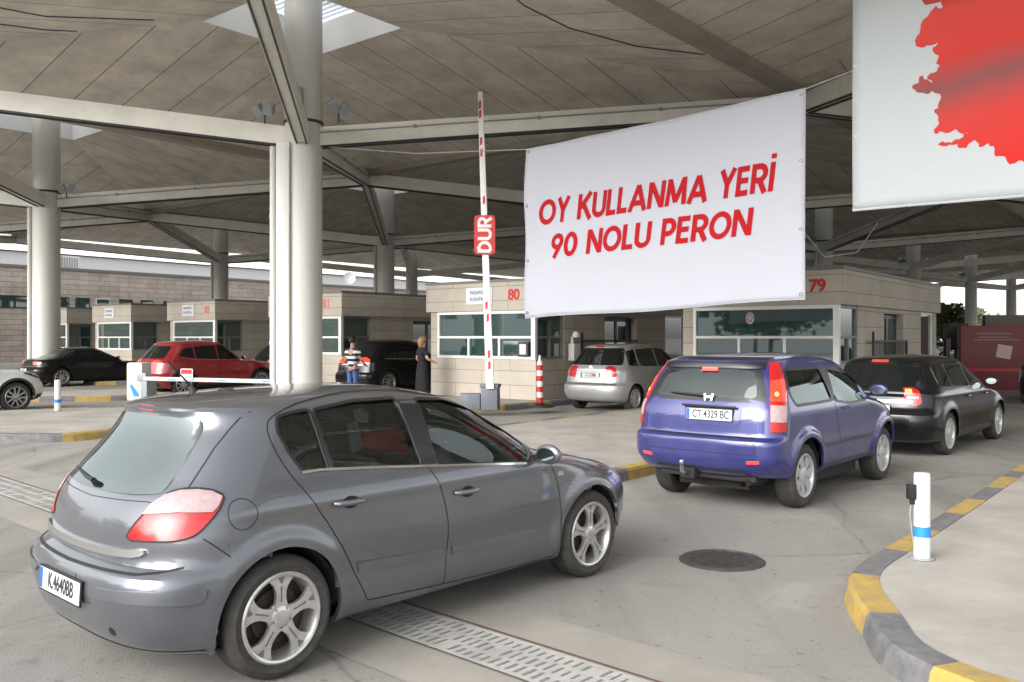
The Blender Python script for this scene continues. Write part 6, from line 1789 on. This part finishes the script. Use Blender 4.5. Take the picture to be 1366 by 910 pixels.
# red SUV
t, S_ = plain_car('red_suv', 'glossy red SUV behind the lowered barrier arm', (-9.75, 26.2, 0), R(50.5), dict(L=4.55, W=.91, H=1.67, xr=.90, xf=3.60, R=.36, belt=1.05, hood=.98, cowl=3.2, wtop=2.4, tb=.18, tt=.60, clr=.24, paint=P_REDC, style='five_twin', clad=True,
    side=[[(.78, 1.20), (.95, 1.42), (1.25, 1.46), (1.28, 1.13)], [(1.33, 1.12), (1.31, 1.47), (2.0, 1.52), (2.03, 1.09)], [(2.09, 1.09), (2.07, 1.52), (2.5, 1.49), (3.0, 1.09)]],
    rear=[(-.66, 1.13), (-.56, 1.50), (.56, 1.50), (.66, 1.13)], lamps=[(35, [(.42, .99), (.42, 1.07), (.60, 1.09), (.74, 1.05), (.72, .98), (.58, .96)], M_LREDON)], doors=[(1.3, 0), (2.06, 0), (3.05, 0)], plate=(.88, 'KH8252BK'), chrome=[(.85, 1.14), (1.3, 1.10), (2.0, 1.07), (3.0, 1.06)]))
# black SUV by booth 81
t, S_ = plain_car('black_suv', 'tall black SUV with red tail lamps beside booth 81 behind the man', (-4.35 + .62*.9, 26.5 + .78*.9, 0), R(50.5), dict(L=4.6, W=.91, H=1.70, xr=.90, xf=3.64, R=.36, belt=1.05, hood=.98, cowl=3.25, wtop=2.5, tb=.16, tt=.58, clr=.24, paint=P_BLK, style='five_twin', clad=True,
    side=[[(.70, 1.16), (.82, 1.45), (1.25, 1.49), (1.28, 1.12)], [(1.33, 1.11), (1.31, 1.50), (2.0, 1.54), (2.03, 1.09)], [(2.09, 1.09), (2.07, 1.54), (2.55, 1.51), (3.05, 1.09)]],
    rear=[(-.68, 1.14), (-.58, 1.52), (.58, 1.52), (.68, 1.14)], lamps=[(35, [(.40, .96), (.40, 1.12), (.60, 1.15), (.74, 1.08), (.72, .95)], M_LREDON)], doors=[(1.3, 0), (2.06, 0), (3.1, 0)], plate=(.80, 'H5508BM'), bar=[(-.5, .90), (.5, .90), (.5, .93), (-.5, .93)], chrome=[(.75, 1.10), (2.0, 1.07), (3.05, 1.06)]))
# black sedan
t, S_ = plain_car('black_sedan', 'low black sedan with alloy wheels in front of the far left column', G(83, 516), R(50.5), dict(L=4.65, W=.90, H=1.42, xr=.95, xf=3.65, R=.33, belt=.93, hood=.83, cowl=3.25, wtop=2.45, tb=.14, tt=1.20, deck=.62, clr=.18, paint=P_BLK2, style='five_twin',
    side=[[(.95, 1.03), (1.25, 1.24), (1.5, 1.30), (1.52, 1.0)], [(1.56, 1.0), (1.54, 1.305), (2.05, 1.315), (2.08, .97)], [(2.13, .97), (2.10, 1.315), (2.5, 1.28), (3.0, .97)]],
    rear=[(-.60, 1.06), (-.50, 1.27), (.50, 1.27), (.60, 1.06)], lamps=[(35, [(.42, .80), (.42, .90), (.60, .92), (.80, .88), (.74, .80)], M_LREDON)], doors=[(1.35, 0), (2.1, 0), (3.05, 0)], plate=(.60, 'CB6021TP'), chrome=[(.95, 1.31), (1.25, 1.345), (2.0, 1.355)]))
# white crossover entering at the left
t, S_ = plain_car('white_crossover', 'white crossover with black wheel arches cut off by the left edge', Vector(G(22, 550)) - Vector((math.cos(R(52)), math.sin(R(52)), 0))*2.65, R(52), dict(L=4.40, W=.91, H=1.60, xr=.90, xf=3.55, R=.352, belt=1.02, hood=.97, cowl=3.15, wtop=2.3, tb=.18, tt=.55, clr=.23, paint=P_WHT, style='five_twin', rimm=mat('machined_rim', (.42, .42, .42), .3, metal=.8), clad=True,
    side=[[(.75, 1.14), (.85, 1.38), (1.25, 1.42), (1.28, 1.10)], [(1.33, 1.09), (1.31, 1.43), (1.95, 1.46), (1.98, 1.06)], [(2.04, 1.06), (2.02, 1.46), (2.45, 1.42), (2.95, 1.06)]],
    rear=[(-.66, 1.13), (-.56, 1.44), (.56, 1.44), (.66, 1.13)], doors=[(1.25, 0), (2.0, 0), (2.98, 0)], headlamp=[(3.72, .90), (4.02, .80), (4.24, .74), (4.2, .82), (4.02, .90), (3.80, .935)]))
# dark car beyond the red SUV, dark car at the far right edge, pale cars in the gap
t, S_ = plain_car('dark_hatchback', 'dark car half hidden between the red SUV and the big column', (-8.0, 31.6, 0), R(50.5), dict(L=4.2, W=.87, H=1.52, xr=.75, xf=3.3, R=.32, belt=.97, hood=.88, cowl=3.0, wtop=2.3, tb=.16, tt=.55, paint=P_BLK,
    side=[[(.7, 1.05), (.85, 1.34), (1.9, 1.39), (1.93, 1.01)], [(1.98, 1.01), (1.96, 1.39), (2.3, 1.35), (2.8, 1.01)]], rear=[(-.62, 1.04), (-.52, 1.36), (.52, 1.36), (.62, 1.04)], lamps=[(35, [(.44, .82), (.44, .98), (.66, 1.0), (.66, .84)], M_LRED)]))
q = AT(1362, 540, 20.5)
t, S_ = plain_car('dark_estate', 'dark car at the right edge beyond the black station wagon', (15.1, 22.6, 0), R(52), dict(L=4.5, W=.9, H=1.55, xr=.9, xf=3.6, R=.33, belt=1.0, hood=.9, cowl=3.2, wtop=2.4, tb=.16, tt=.55, paint=P_BLK,
    side=[[(.7, 1.07), (.85, 1.37), (1.9, 1.42), (1.93, 1.03)], [(1.98, 1.03), (1.96, 1.42), (2.4, 1.38), (2.95, 1.03)]], rear=[(-.64, 1.06), (-.54, 1.38), (.54, 1.38), (.64, 1.06)], lamps=[(35, [(.44, .84), (.44, .90), (.70, .92), (.66, .84)], M_LREDON)]))
for k, (px_, Y, pt, lb) in enumerate([(1247, 62, P_WHT, 'tiny white car in the far gap right of booth 79'), (1262, 70, P_SIL, 'tiny silver car in the far gap beside the dark cabinet')]):
    q = AT(px_, 460, Y)
    plain_car('distant_car', lb, (q.x, q.y, 0), R(60 + 90*k), dict(L=4.2, W=.87, H=1.5, xr=.75, xf=3.3, R=.32, belt=.97, hood=.88, cowl=3.0, wtop=2.3, tb=.16, tt=.55, paint=pt,
        side=[[(.7, 1.05), (.85, 1.34), (1.9, 1.39), (1.93, 1.01)], [(1.98, 1.01), (1.96, 1.39), (2.3, 1.35), (2.8, 1.01)]], rear=[(-.62, 1.04), (-.52, 1.36), (.52, 1.36), (.62, 1.04)]))
